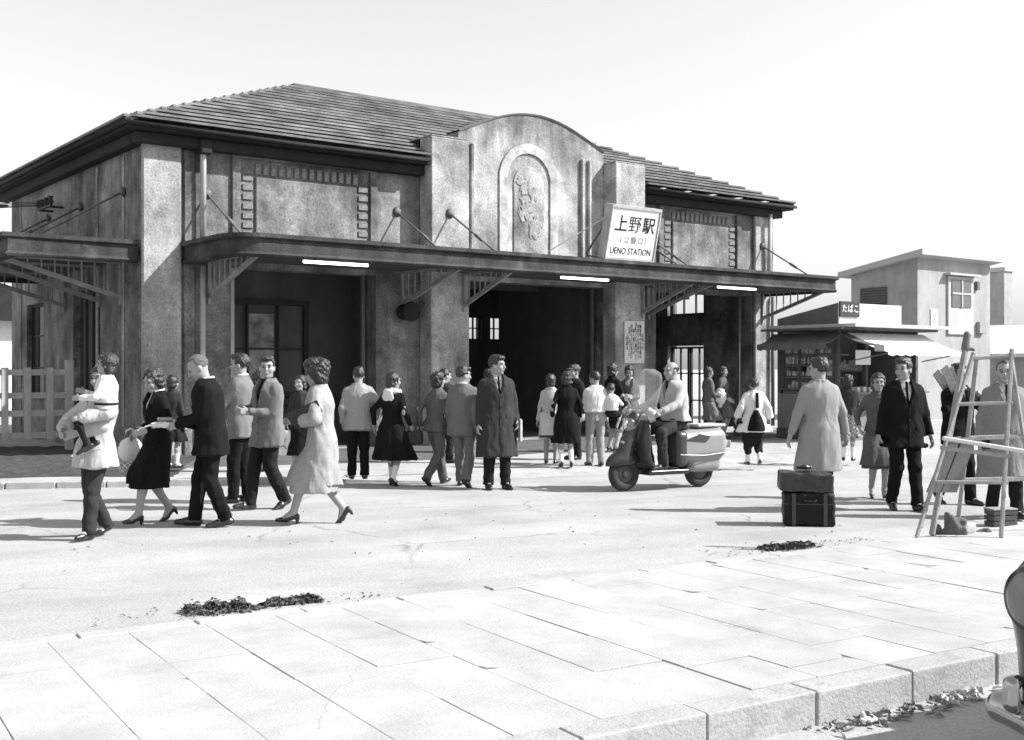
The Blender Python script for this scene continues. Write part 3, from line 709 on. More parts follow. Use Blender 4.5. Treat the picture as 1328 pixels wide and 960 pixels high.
for i in range(int(X0 / SP), int(X1 / SP)):      # columns of slabs across the island, staggered, worn and slightly uneven
    xa = i * SP; y = KW + .004 - random.choice((0, .16, .30, .42)); end = WID - .125
    while y < end - .02:
        a, b = max(y, KW + .004), min(y + SLN, end)
        if b - a > .05:
            g = .0006 + random.uniform(0, .0014); z0 = PZ - .004 + random.gauss(0, .0009); z0 -= .005 if random.random() < .04 else 0
            tx, ty = random.gauss(0, .0011), random.gauss(0, .0011)
            gy = g + random.uniform(.0008, .003); cs = [(xa + g, a + gy), (xa + SP - g, a + gy), (xa + SP - g, b - gy), (xa + g, b - gy)]
            vs = [(cs[q][0] + random.uniform(-.001, .001), cs[q][1] + random.uniform(-.001, .001), z0 + (tx if q in (1, 2) else -tx) * .6 + (ty if q > 1 else -ty) * .6) for q in range(4)]
            if random.random() < .07:      # a chipped corner
                q = random.randrange(4); p_, c0, n_ = Vector(vs[q - 1]), Vector(vs[q]), Vector(vs[(q + 1) % 4]); e1, e2 = random.uniform(.03, .10), random.uniform(.03, .08)
                vs[q:q + 1] = [tuple(c0 + (p_ - c0).normalized() * e1), tuple(c0 + (p_ + n_ - c0 * 2).normalized() * min(e1, e2) * .55), tuple(c0 + (n_ - c0).normalized() * e2)]
            m_ = len(vs)
            MB().add(vs + [(q[0], q[1], PZ - .05) for q in vs], [tuple(range(m_))] + [(q, q + m_, (q + 1) % m_ + m_, (q + 1) % m_) for q in range(m_)]).build('paving_slab', M_SLAB, pav, bevel=.0016)
        y += SLN

# dark planting bed beside the station's left corner; back part paints fence-side shade
bed = MB(); nx, ny = 60, 22
rb = random.Random(3)
bp = lambda u, v: (-14.0 + 9.6 * u - .9 * v * u, 14.75 + 1.0 * u + .9 * max(0, .55 - u) + 5.6 * v + .18 * math.sin(u * 17), 0)
vs = []
for j in range(ny + 1):
    for i in range(nx + 1):
        u, v = i / nx, j / ny; x, y, _ = bp(u, v); e = min(u * 6, (1 - u) * 6, v * 8, 1)
        vs.append((x, y, AZ - .01 + e * (.07 + rb.uniform(0, .045))))
bed.add(vs, [(j * (nx + 1) + i, j * (nx + 1) + i + 1, (j + 1) * (nx + 1) + i + 1, (j + 1) * (nx + 1) + i) for j in range(ny) for i in range(nx)])
tag(bed.build('planting_bed_and_shade', M_SOIL), kind='structure')

# ------------------------------------------------------------------ the station
M_WALL = mat('stained_plaster', .205, .92, var=.8, scale=.9, bump=.6, bscale=18, streak=.52, blot=(1.7, .50, .66, .58), blot2=(4.5, .52, .62, 1.28), fine=.75)
M_PIER = mat('bleached_plaster', .325, .92, var=.7, scale=1.0, bump=.6, bscale=18, streak=.38, blot=(2.1, .52, .68, .6), blot2=(5.0, .54, .64, 1.2), fine=.7)
M_PARA = mat('sooty_parapet', .37, .92, var=.7, scale=1.1, bump=.6, bscale=18, streak=.3, blot=(2.6, .52, .68, .65), blot2=(5.0, .54, .64, 1.2), fine=.7, soot=(5.7, 7.0, .22))
M_RING = mat('whitewashed_moulding', .40, .9, var=.6, scale=3, bump=.5, bscale=24, fine=.3, blot=(3.5, .5, .7, .65))
M_EAVE = mat('dark_eave_wood', .022, .9, var=.3, scale=3, bump=.3, bscale=30, streak=.3)
M_SLATE = mat('weathered_roofing', .15, .8, var=.6, scale=2.0, bump=.4, bscale=30, rand=.22, fine=.4)
M_CAN = mat('canopy_paint', .042, .75, var=.8, scale=1.6, bump=.4, bscale=25, streak=.45, fine=.6, blot=(3.0, .52, .66, 1.8))
M_IRON = mat('painted_iron', .13, .6, var=.2, scale=6, bump=.2)
M_PALEIRON = mat('pale_pipe', .42, .6, var=.2, scale=4, bump=.15, streak=.2)
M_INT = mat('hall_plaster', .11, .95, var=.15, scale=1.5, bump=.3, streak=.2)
M_DKWOOD = mat('dark_joinery', .035, .7, var=.2, scale=4, bump=.2)
M_GLASS = mat('window_glass', .045, .25, bump=0, spec=.15, var=.3)
M_CLEAR = mat('clear_pane', .75, .25, bump=0, var=.1, scale=5, transmission=.9)
P0 = (-6.07, 19.19, 0)
st = empty('station_building', P0, TH, 'weathered plaster railway station with hipped roof and curved central parapet', 'station')
LEN, DEP, WT = 15.6, 8.35, 5.45
# front wall: piers between three openings, and the wall above them
OPS = [(1.50, 4.41), (6.48, 10.2), (11.7, 14.9)]
OT = 3.30
xs = [0.0] + [v for o in OPS for v in o] + [LEN]
for i in range(0, len(xs), 2):
    box('wall_pier', xs[i], xs[i + 1], 0, .38, 0, OT, M_WALL, st)
box('front_wall', 0, LEN, 0, .38, OT, WT, M_WALL, st)
box('corner_pilaster', -.06, .60, -.10, -.002, 0, 5.28, M_PIER, st, .02)
box('corner_pilaster', .66, .86, -.05, -.002, 0, 5.24, M_WALL, st, .02)
box('corner_pilaster', 14.95, 15.62, -.09, -.002, 0, 5.28, M_PIER, st, .02)
# side walls
def sidewall(x0, x1, holes, nm):
    ys = sorted({.38, DEP} | {v for h in holes for v in h[:2]})
    for a, b in zip(ys[:-1], ys[1:]):
        cut = [h for h in holes if h[0] <= a + 1e-6 and h[1] >= b - 1e-6]
        z = 0.0
        for h in sorted(cut, key=lambda h: h[2]):
            if h[2] > z: box(nm, x0, x1, a, b, z, h[2], M_WALL, st)
            z = h[3]
        box(nm, x0, x1, a, b, z, WT, M_WALL, st)
sidewall(0, .35, [(2.25, 3.85, 0, 3.0), (5.8, 7.1, .9, 2.9)], 'side_wall')
sidewall(LEN - .35, LEN, [(1.9, 3.2, 0, 2.15), (1.9, 3.2, 2.95, 3.62)], 'side_wall')
# back wall with two high windows
bh = [(12.2, 12.65, 2.35, 3.05), (12.95, 13.6, 2.35, 3.05), (8.0, 9.3, 2.2, 3.0)]
cuts = sorted({.35, LEN - .35} | {v for h in bh for v in h[:2]})
for a, b in zip(cuts[:-1], cuts[1:]):
    h = [q for q in bh if q[0] <= a + 1e-6 and q[1] >= b - 1e-6]
    if h:
        box('back_wall', a, b, DEP - .3, DEP, 0, h[0][2], M_INT, st); box('back_wall', a, b, DEP - .3, DEP, h[0][3], WT, M_INT, st)
    else: box('back_wall', a, b, DEP - .3, DEP, 0, WT, M_INT, st)
def glazed(x0, x1, y, z0, z1, nx, nz, parent, axis='x', m=M_DKWOOD, pane=None, name='window', fw=.05):
    """a framed window in the plane y (axis x) or in the plane x (axis y)"""
    T = (lambda a, b, c: (a, b, c)) if axis == 'x' else (lambda a, b, c: (b, a, c))
    def bx(mb, a0, a1, d0, d1, c0, c1):
        p, q = T(a0, d0, c0), T(a1, d1, c1); mb.box(min(p[0], q[0]), max(p[0], q[0]), min(p[1], q[1]), max(p[1], q[1]), c0, c1)
    f = MB(); bx(f, x0, x0 + fw, y, y + .07, z0, z1); bx(f, x1 - fw, x1, y, y + .07, z0, z1); bx(f, x0 + fw, x1 - fw, y, y + .07, z0, z0 + fw); bx(f, x0 + fw, x1 - fw, y, y + .07, z1 - fw, z1)
    for i in range(1, nx): xm = x0 + (x1 - x0) * i / nx; bx(f, xm - .018, xm + .018, y + .01, y + .06, z0 + fw, z1 - fw)
    for i in range(1, nz): zm = z0 + (z1 - z0) * i / nz; bx(f, x0 + fw, x1 - fw, y + .013, y + .057, zm - .016, zm + .016)
    o = f.build(name, m, parent)
    if pane is not None:
        g = MB(); bx(g, x0 + fw * .6, x1 - fw * .6, y + .030, y + .036, z0 + fw * .6, z1 - fw * .6); g.build('pane', pane, o)
    return o
for h in bh: glazed(h[0], h[1], DEP - .2, h[2], h[3], 2 if h[1] - h[0] < .5 else 3, 2, st)
glazed(1.9, 3.2, LEN - .2, 2.95, 3.62, 3, 1, st, 'y'); 
glazed(1.9, 2.53, LEN - .2, .02, 2.12, 2, 3, st, 'y', name='hall_door'); glazed(2.57, 3.2, LEN - .2, .02, 2.12, 2, 3, st, 'y', name='hall_door')
# hall interior
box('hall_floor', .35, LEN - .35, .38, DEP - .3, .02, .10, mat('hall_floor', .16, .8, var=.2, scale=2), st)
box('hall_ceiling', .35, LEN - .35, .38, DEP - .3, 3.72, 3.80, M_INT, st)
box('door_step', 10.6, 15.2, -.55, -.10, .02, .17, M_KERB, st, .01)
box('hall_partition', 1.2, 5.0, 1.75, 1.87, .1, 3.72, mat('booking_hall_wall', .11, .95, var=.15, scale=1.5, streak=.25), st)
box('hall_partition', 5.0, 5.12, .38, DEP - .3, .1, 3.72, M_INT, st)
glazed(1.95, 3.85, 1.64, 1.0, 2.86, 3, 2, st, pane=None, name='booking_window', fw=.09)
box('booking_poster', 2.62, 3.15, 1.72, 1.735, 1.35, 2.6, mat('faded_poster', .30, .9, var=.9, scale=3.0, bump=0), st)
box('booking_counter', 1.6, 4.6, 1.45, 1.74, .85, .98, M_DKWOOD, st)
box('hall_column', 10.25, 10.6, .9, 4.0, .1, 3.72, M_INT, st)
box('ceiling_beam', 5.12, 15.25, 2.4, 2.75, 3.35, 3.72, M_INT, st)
for x in (4.30, 10.05): MB().bar((x, .30, .1), (x, .30, 3.3), .06).build('jamb_post', M_IRON, st)
MB().bar((1.62, .20, .1), (1.62, .20, 3.3), .07).build('jamb_post', M_PALEIRON, st); MB().bar((14.7, .2, .1), (14.7, .2, 3.3), .06).build('jamb_post', M_IRON, st)
# side door and window on the left flank
glazed(5.8, 7.1, .10, .9, 2.9, 3, 3, st, 'y', pane=M_GLASS); box('side_door', .14, .20, 2.25, 3.85, 0, 3.0, M_DKWOOD, st)
for yy in (2.62, 3.02, 3.42): box('door_stile', .10, .138, yy, yy + .07, .05, 2.95, mat('door_wood', .06), st)
for yy, w in ((.95, .10), (2.35, .11), (7.5, .14)):
    box('flank_pilaster', -.018, -.002, yy, yy + w, 0, 5.2, M_PIER if yy < 3 else M_WALL, st, .01)
box('plinth', -.06, -.004, .4, 2.2, 0, .55, M_WALL, st, .01)
# relief panels on the upper front wall
def panel(xa, xb, zt, lw=.16):
    zb = 3.62
    for a, b in ((xa, xa + lw), (xb - lw, xb)): box('panel_border', a, b, -.06, -.002, zb, zt, M_WALL, st, .012)
    box('panel_border', xa + lw, xb - lw, -.062, -.002, zt - .10, zt, M_WALL, st, .012)
    ia, ib = xa + lw + .28, xb - lw - .28
    box('panel_field', ia, ib, -.05, -.002, zb, zt - .40, M_WALL, st, .015)
    bm_ = MB().box(-.10, .10, -.024, 0, -.055, .055).mesh('ornament_block', .010)
    z = zb + .1
    while z < zt - .40:
        for cx in (xa + lw + .14, xb - lw - .14): link('ornament_block', bm_, M_WALL, st, (cx, -.003, z))
        z += .165
    bm2 = MB().box(-.05, .05, -.024, 0, -.10, .10).mesh('ornament_block', .010); x = ia + .05
    while x < ib: link('ornament_block', bm2, M_WALL, st, (x, -.003, zt - .25)); x += .15
panel(1.52, 4.42, 5.30); panel(11.75, 14.5, 5.30)
# the central frontispiece
for a, b in ((5.38, 6.26), (10.1, 10.98)):
    box('front_pier', a, b, -.42, -.002, 0, 5.98, M_PARA, st, .02)
    box('front_pier_cap', a + .01, b - .01, -.40, .36, 5.985, 6.02, M_PARA, st, .012)
    box('front_pier_back', a + .01, b - .01, .38, .7, 5.45, 5.98, M_PIER, st)
prof = [(6.27, WT)] + [(6.27, 6.22)]
for i in range(25):
    x = 6.27 + (10.09 - 6.27) * i / 24; t = abs(x - 8.18) / 1.96; prof.append((x, 6.22 + .56 * max(1 - t * t, 0) ** 1.3))
prof += [(10.09, 6.22), (10.09, WT)]
pr = [(6.27, WT)] + prof[2:-2] + [(10.09, WT)]
MB().prism(pr, -.03, .35).build('parapet', M_PARA, st)
cop = MB()
for a, b in zip(pr[1:-2], pr[2:-1]): cop.add([(a[0], -.05, a[1]), (b[0], -.05, b[1]), (b[0], .39, b[1]), (a[0], .39, a[1]), (a[0], -.07, a[1] + .035), (b[0], -.07, b[1] + .035), (b[0], .39, b[1] + .035), (a[0], .39, a[1] + .035)], [(0, 1, 5, 4), (3, 7, 6, 2), (4, 5, 6, 7), (0, 3, 2, 1)])
cop.build('parapet_coping', mat('sooty_coping', .17, .95, var=.4, scale=3, bump=.5, bscale=20), st)
box('parapet_face', 6.27, 10.09, -.032, -.002, 3.3, WT - .002, M_PARA, st)
rg = MB(); ccx, ccz, ro, ri = 8.02, 5.42, .76, .56; N = 20
ang = [math.pi * i / N for i in range(N + 1)]
op = [(ccx + ro, 3.6)] + [(ccx + ro * math.cos(a), ccz + ro * math.sin(a)) for a in ang] + [(ccx - ro, 3.6)]
ip = [(ccx + ri, 3.6)] + [(ccx + ri * math.cos(a), ccz + ri * math.sin(a)) for a in ang] + [(ccx - ri, 3.6)]
for i in range(len(op) - 1):
    q = [op[i], op[i + 1], ip[i + 1], ip[i]]
    rg.add([(p[0], -.033, p[1]) for p in q] + [(p[0], -.068, p[1]) for p in q], [(4, 5, 6, 7), (0, 1, 5, 4), (2, 3, 7, 6)])
rg.build('arch_moulding', M_RING, st)
inn = [(ccx + .40 * math.cos(a), 5.32 + .40 * math.sin(a)) for a in ang]
MB().prism([(ccx + .40, 3.6)] + inn + [(ccx - .40, 3.6)], -.058, -.034).build('arch_panel', M_PIER, st, .015)
RR = random.Random(5)
for q in range(9):
    F = Field((-.2, -.1, -.2), (.2, .1, .2), .016); F.ell((0, 0, 0), (.09 + RR.random() * .09, .012, .10 + RR.random() * .08)); F.ripple(.006, .11, q)
    F.build('relief_ornament', M_PIER, st, (ccx + RR.uniform(-.2, .2), -.062, 4.35 + q * .13))
for x, w in ((9.42, .09), (9.62, .07), (6.52, .08)): box('pilaster_strip', x, x + w, -.11, -.034, 3.6, 6.02, M_PIER, st, .015)
# eaves and roof
EO = .40
EZ = 5.43
def eave(x0, x1, y0, y1, nm='eave'): box(nm, x0, x1, y0, y1, EZ, EZ + .10, M_EAVE, st)
eave(-EO, 5.36, -EO, .36); eave(11.0, LEN + EO, -EO, .36); eave(-EO, .34, .362, DEP + EO); eave(LEN - .34, LEN + EO, .362, DEP + EO); eave(.342, LEN - .342, DEP - .3, DEP + EO)
for a, b in ((-.22, 5.36), (11.0, LEN + .22)): box('eave_shade_band', a, b, -.22, -.004, 5.24, EZ - .003, M_EAVE, st, .02)  # dark boxes standing in for the shaded soffit band under the eave
box('eave_shade_band', -.22, -.004, 0, DEP + .2, 5.24, EZ - .003, M_EAVE, st, .02); box('eave_shade_band', LEN + .004, LEN + .22, 0, DEP + .2, 5.24, EZ - .003, M_EAVE, st, .02)
for a, b in ((-EO - .03, 5.34), (11.02, LEN + EO + .03)):
    MB().tube([(a, -EO - .05, EZ + .07), ((a + b) / 2, -EO - .05, EZ + .055), (b, -EO - .05, EZ + .07)], .036, 8).build('gutter', M_EAVE, st, smooth=True)
MB().tube([(-EO - .05, -EO, EZ + .07), (-EO - .05, DEP + EO, EZ + .07)], .036, 8).build('gutter', M_EAVE, st, smooth=True)
NC = 17; RZ0, RZ1 = EZ + .07, 7.64
def rect(t): return (-EO + 5.2 * t, LEN + EO - 5.2 * t, -EO + 4.575 * t, DEP + EO - 4.575 * t, RZ0 + (RZ1 - RZ0) * t)
def course(p, nm='roof_course'):
    """p: lower-left, lower-right, upper-right, upper-left points of one lapped course; its lip projects over the course below"""
    lo_ = [Vector(q) for q in p]; d0 = (lo_[0] - lo_[3]); d1 = (lo_[1] - lo_[2]); run = Vector((-(lo_[1] - lo_[0]).y, (lo_[1] - lo_[0]).x, 0)).normalized()
    if run.dot(lo_[2] - lo_[1]) > 0: run = -run
    a = lo_[0] + run * .07 + Vector((0, 0, .095)); b_ = lo_[1] + run * .07 + Vector((0, 0, .095)); T3 = Vector((0, 0, .04))
    MB().add([a, b_, lo_[2], lo_[3], a + T3, b_ + T3, lo_[2] + Vector((0, 0, .05)), lo_[3] + Vector((0, 0, .05))], [(3, 2, 1, 0), (4, 5, 6, 7), (0, 1, 5, 4), (1, 2, 6, 5), (2, 3, 7, 6), (3, 0, 4, 7)]).build(nm, M_SLATE, st)
for i in range(NC):
    a, b = rect(i / NC), rect((i + 1) / NC); j = random.uniform(-.012, .012)
    if a[2] < .75:
        course([(a[0], a[2] + j, a[4]), (5.34, a[2] + j, a[4]), (5.34, b[2], b[4]), (b[0], b[2], b[4])]); course([(11.02, a[2] + j, a[4]), (a[1], a[2] + j, a[4]), (b[1], b[2], b[4]), (11.02, b[2], b[4])])
        if a[2] > .30: course([(5.341, a[2] + j, a[4]), (11.019, a[2] + j, a[4]), (11.019, b[2], b[4]), (5.341, b[2], b[4])])
    else: course([(a[0], a[2] + j, a[4]), (a[1], a[2] + j, a[4]), (b[1], b[2], b[4]), (b[0], b[2], b[4])])
    course([(a[1], a[3], a[4]), (a[0], a[3], a[4]), (b[0], b[3], b[4]), (b[1], b[3], b[4])])
    course([(a[0], a[3], a[4]), (a[0], a[2], a[4]), (b[0], b[2], b[4]), (b[0], b[3], b[4])])
    course([(a[1], a[2], a[4]), (a[1], a[3], a[4]), (b[1], b[3], b[4]), (b[1], b[2], b[4])])
b = rect(1.0); MB().bar((b[0] - .05, b[2], b[4] + .06), (b[1] + .05, b[2], b[4] + .06), .22, .12).build('roof_ridge', M_SLATE, st)
for s_ in (0, 1):
    for yy in (2, 3):
        q0, q1 = rect(0), rect(1); MB().bar((q0[s_], q0[yy], q0[4] + .06), (q1[s_], q1[yy], q1[4] + .07), .12, .05).build('hip_capping', M_SLATE, st)
# canopies: fascia, deck, soffit; brackets, lamps, rods
def canopy(path, closed_at, nm, inside):
    """path: outline (x,y) from wall to wall; the fascia follows it"""
    root = empty(nm); root.parent = st
    fa = MB()
    secs = [(0, 3.30), (.10, 3.30), (.10, 3.34), (.035, 3.36), (.035, 3.60), (-.03, 3.62), (-.03, 3.67), (.14, 3.67), (.14, 3.42), (.0, 3.42)]
    secs = [(.03, 3.30), (-.0, 3.34), (.03, 3.38), (.03, 3.57), (-.035, 3.60), (-.035, 3.665), (.16, 3.665), (.16, 3.30)]
    n = len(secs); vs = []
    for i, p in enumerate(path):
        p = Vector(p); a = Vector(path[max(i - 1, 0)]); c_ = Vector(path[min(i + 1, len(path) - 1)]); d = (c_ - a).normalized(); inn_ = Vector((d.y, -d.x)) * inside
        if 0 < i < len(path) - 1:
            d1 = (p - a).normalized(); d2 = (c_ - p).normalized(); cs = max(math.cos(d1.angle(d2) / 2), .5) if d1.length and d2.length else 1
        else: cs = 1
        for o, z in secs: q = p + inn_ * (o / cs); vs.append((q.x, q.y, z))
    fs = [(i * n + k_, i * n + (k_ + 1) % n, (i + 1) * n + (k_ + 1) % n, (i + 1) * n + k_) for i in range(len(path) - 1) for k_ in range(n)] + [tuple(range(n)), tuple((len(path) - 1) * n + k_ for k_ in range(n))]
    fa.add(vs, fs).build('fascia', M_CAN, root)
    m = len(path)
    for nm2, z0, z1, mm, off in (('deck', 3.545, 3.60, M_CAN, .17), ('soffit', 3.40, 3.43, mat('canopy_soffit', .09, .9, var=.2, scale=2, streak=.2), .165)):
        cx_ = sum(p[0] for p in path) / m; cy_ = sum(p[1] for p in path) / m
        pp = []
        for i, p in enumerate(path):
            p = Vector(p); a = Vector(path[max(i - 1, 0)]); c_ = Vector(path[min(i + 1, m - 1)]); d = (c_ - a).normalized(); q = p + Vector((d.y, -d.x)) * inside * off; pp.append(q)
        MB().add([(q.x, q.y, z0) for q in pp] + [(q.x, q.y, z1) for q in pp], [tuple(range(m)), tuple(range(2 * m - 1, m - 1, -1))] + [(i, (i + 1) % m, (i + 1) % m + m, i + m) for i in range(m)]).build(nm2, mm, root)
    return root
arc = [(.62 + .55 - .55 * math.cos(a), -2.15 + .55 - .55 * math.sin(a)) for a in [math.pi / 2 * i / 8 for i in range(9)]]
fc = canopy([(.62, -.003)] + arc + [(15.4, -2.15), (15.4, -.003)], None, 'front_canopy', -1)
def bracket(parent, A, B, zb=2.77, zt=3.36, n=9, flat=True):
    """A: foot at the wall, B: tip under the fascia (x,y pairs)"""
    A, B = Vector(A), Vector(B); b_ = MB(); sec = .055
    b_.bar((A.x, A.y, zb), (B.x, B.y, zt), sec, .075); b_.bar((A.x, A.y, zb - .12), (A.x, A.y, 3.40), .05); b_.bar((A.x, A.y, 3.375), (B.x, B.y, 3.375), .045)
    for i in range(1, n):
        t = i / n; q = A.lerp(B, t); z = zb + (zt - zb) * t
        if 3.36 - z > .06: b_.bar((q.x, q.y, z), (q.x, q.y, 3.37), .022)
    return b_.build('bracket', mat('bracket_paint', .27, .7, var=.3, scale=5, bump=.2), parent)
for x, y in ((1.10, -.06), (4.98, -.02), (6.12, -.44), (10.86, -.44), (11.45, -.02), (15.2, -.11)): bracket(fc, (x, y), (x, -2.02))
M_TUBE = mat('lit_tube', .9, .4, bump=0, var=0, emit=3.2)
for x in (1.95, 7.4, 11.75):
    b_ = MB().box(x, x + 1.28, -1.87, -1.73, 3.335, 3.395).build('lamp_batten', M_PALEIRON, fc); 
    MB().tube([(x + .04, -1.8, 3.295), (x + 1.24, -1.8, 3.295)], .026, 10).build('lamp_tube', M_TUBE, fc, smooth=True)
for x, y, z in ((1.08, -.0, 4.53), (4.87, 0, 4.53), (5.80, -.42, 4.53), (10.5, -.42, 4.53), (11.35, 0, 4.53), (15.2, -.09, 4.53)):
    r_ = MB().tube([(x, y, z), (x, y - 1.55, 3.64)], .018, 8); m1, m2 = .55, .68
    r_.tube([(x, y - 1.55 * m1, z - (z - 3.64) * m1), (x, y - 1.55 * m2, z - (z - 3.64) * m2)], .032, 8); r_.tube([(x, y - .005, z), (x, y - .06, z)], [.10, .05], 12); r_.build('tie_rod', M_IRON, fc, smooth=True)
# flank canopy on the left
sc_ = canopy([(-.003, 6.2), (-2.15, 6.2), (-2.15, .06), (-.07, .06)], None, 'side_canopy', -1)
for y in (1.05, 2.2, 4.3): bracket(sc_, (-.04, y), (-2.0, y))
for y in (.95, 3.3, 5.4):
    r_ = MB().tube([(-.03, y, 4.58), (-1.6, y, 3.64)], .018, 8).tube([(-.9, y, 4.07), (-1.1, y, 3.95)], .034, 8).tube([(-.03, y, 4.58), (-.09, y, 4.57)], [.09, .05], 12); r_.build('tie_rod', M_IRON, sc_, smooth=True)
# rainwater pipes, insulators, wires
MB().tube([(.96, -.20, 5.40), (.96, -.14, 5.16), (.96, -.13, 3.7)], .052, 10).build('rainwater_pipe', M_PALEIRON, st, smooth=True)
MB().tube([(.96, -.13, 3.28), (.96, -.13, .05)], .046, 10).build('rainwater_pipe', M_PALEIRON, st, smooth=True); box('rainwater_hopper', .86, 1.06, -.30, -.11, 5.16, 5.40, M_EAVE, st, .02)
MB().tube([(15.35, -.22, 5.3), (15.35, -.17, 3.7)], .05, 10).build('rainwater_pipe', M_PALEIRON, st, smooth=True); MB().tube([(15.5, -.17, 3.3), (15.5, -.17, .05)], .045, 10).build('rainwater_pipe', M_IRON, st, smooth=True)
ins = MB().bar((-.25, 4.4, 4.72), (-.25, 5.3, 4.72), .05)
for y in (4.45, 4.75, 5.05, 5.25):
    ins.tube([(-.25, y, 4.74), (-.25, y, 4.80), (-.25, y, 4.84), (-.25, y, 4.90)], [.03, .06, .035, .05], 8)
    ins.tube([(-.25, y, 4.8), (-4, y + .8, 4.35), (-14, y + 3, 4.6)], .008, 5)
ins.bar((-.25, 4.5, 4.7), (-.0, 4.5, 4.7), .04).bar((-.25, 5.2, 4.7), (-.0, 5.2, 4.7), .04); ins.build('wire_insulators', M_DKWOOD, st)
F = Field((-.3, -.3, -.3), (.3, .3, .3), .02); F.ell((0, 0, 0), (.16, .12, .16)); F.cone((0, -.1, 0), (0, -.24, 0), .13, .19, .02); F.build('loudspeaker', M_EAVE, st, (4.95, -.14, 2.62))
# ------------------------------------------------------------------ station signs
M_SIGNW = mat('enamel_white', .74, .45, var=.06, scale=5, bump=.05, blot=(6, .58, .8, .8)); M_INK = mat('sign_ink', .012, .5, bump=0, var=0)
M_INKG = mat('faded_ink', .22, .6, bump=0, var=0)
def place(local, rz=0.0):      # station coordinates to the world
    c_, s_ = math.cos(TH), math.sin(TH); return (P0[0] + c_ * local[0] - s_ * local[1], P0[1] + s_ * local[0] + c_ * local[1], local[2])
sg = empty('station_sign', place((8.92, -2.10, 3.67)), TH, 'white station name sign with black characters standing on the front canopy', 'sign')
sg.rotation_euler = (RAD(13), 0, TH); sg.scale = (.95, .95, .95)
box('sign_box', -.66, .66, -.005, .20, .04, 1.06, M_SIGNW, sg, .012)
for a in ((-.69, .69, -.03, .22, 1.062, 1.12),): box('sign_top', *a, M_PALEIRON, sg)
fr = MB().box(-.69, -.661, -.03, .21, .01, 1.06).box(.661, .69, -.03, .21, .01, 1.06).box(-.66, .66, -.03, .21, .0, .038); fr.build('sign_frame', M_PALEIRON, sg)
R90 = (RAD(90), 0, 0)
for ch, x in (('上', -.37), ('野', .01), ('駅', .40)): text('lettering', ch, .36, M_INK, sg, (x, -.010, .73), R90, bold=.0 if ch == '野' else .004)
for ch, x in (('（', -.36), ('公', -.17), ('園', .03), ('口', .23), ('）', .42)): text('lettering', ch, .155, M_INKG, sg, (x, -.010, .42), R90, bold=.001)
text('lettering', 'UENO STATION', .19, M_INK, sg, (.0, -.010, .19), R90, width=1.13, bold=.0)
for x in (-.5, .5): MB().bar((x, .1, .0), (x, .75, -.03), .04).bar((x, .14, 1.0), (x, .8, .0), .03).build('sign_strut', M_IRON, sg)
MB().tube([(-.66, .1, .88), (-1.75, .5, .02)], .012, 6).build('guy_rod', M_PALEIRON, sg)
nb_ = empty('notice_board', place((10.62, -.425, 1.66)), TH, 'white notice board with columns of small writing on the right front pier', 'notice')
box('board', -.29, .29, -.03, -.002, 0, .92, M_SIGNW, nb_, .006)
txt = ['お知らせ', '御乗車のお客様は', '切符をお求めの上', '改札口より順序よく', '御入場下さい', '団体の方は係員に', 'お申し出下さい', '上野駅長']
for i, s_ in enumerate(txt):
    text('lettering', '\n'.join(s_), .098, M_INK, nb_, (.235 - i * .066, -.033, .47), R90, linespace=.95, width=.058)
ck = empty('hall_clock', place((11.3, 5.0, 2.8)), TH, 'dim square clock hanging inside the dark station hall', 'clock'); box('clock_case', -.17, .17, -.08, .08, 0, .36, mat('clock_case', .25), ck, .02); MB().bar((0, 0, .36), (0, 0, .92), .03).build('hanger', M_IRON, ck)
MB().tube([(0, -.082, .18), (0, -.09, .18)], [.14, .14], 20).build('clock_face', M_SIGNW, ck); MB().bar((0, -.094, .18), (.0, -.094, .29), .012, .004).bar((0, -.094, .18), (.07, -.094, .15), .014, .004).build('clock_hands', M_INK, ck)

# ------------------------------------------------------------------ white fence at the left
M_FENCE = mat('old_white_paint', .36, .85, var=.2, scale=4, bump=.3, streak=.25)
fn = empty('wooden_fence', place((-.75, 1.55, AZ)), TH, 'pale slatted wooden fence beside the left flank of the station', 'fence')
FB, FT = .30, 1.46
for z in (FB + .05, FB + .42, FB + .72, FT - .05): MB().bar((0, 0, z), (-6.5, 0, z), .035, .10).build('rail', M_FENCE, fn)
for i in range(17): x = -.33 - i * .36; MB().box(x - .055, x + .055, -.05, -.019, FB - .02, FT + .03).build('picket', M_FENCE, fn, .004)
for x in (0.0, -3.2, -6.5): MB().box(x - .06, x + .06, -.06, .06, -.02, FT + .16).build('post', M_FENCE, fn, .006)

# ------------------------------------------------------------------ right-hand buildings
M_STUC = mat('pale_stucco', .35, .92, var=.12, scale=1.4, bump=.45, bscale=24, streak=.2, blot=(1.3, .5, .75, .8), fine=.25)
M_STUCB = mat('pale_trim', .42, .9, var=.1, scale=2, bump=.3)
ub = empty('utility_building', (11.51, 33.0, 0), TH, 'pale two storey utility building with sloping flat roof behind the kiosk', 'building')
UW, UD = 3.75, 2.25; HF, HB = 4.72, 4.30
side_ = [(0, 0), (UD, 0), (UD, HB), (0, HF)]
MB().add([(0, y, z) for y, z in side_] + [(UW, y, z) for y, z in side_], [(0, 1, 2, 3), (7, 6, 5, 4), (0, 4, 5, 1), (1, 5, 6, 2), (3, 2, 6, 7), (0, 3, 7, 4)]).build('wall', M_STUC, ub)
rf = [(-.32, HF + .035), (UD + .3, HB - .03), (UD + .3, HB + .13), (-.32, HF + .20)]
MB().add([(-.25, y, z) for y, z in rf] + [(UW + .2, y, z) for y, z in rf], [(0, 1, 2, 3), (7, 6, 5, 4), (0, 4, 5, 1), (1, 5, 6, 2), (3, 2, 6, 7), (0, 3, 7, 4)]).build('roof', M_STUCB, ub)
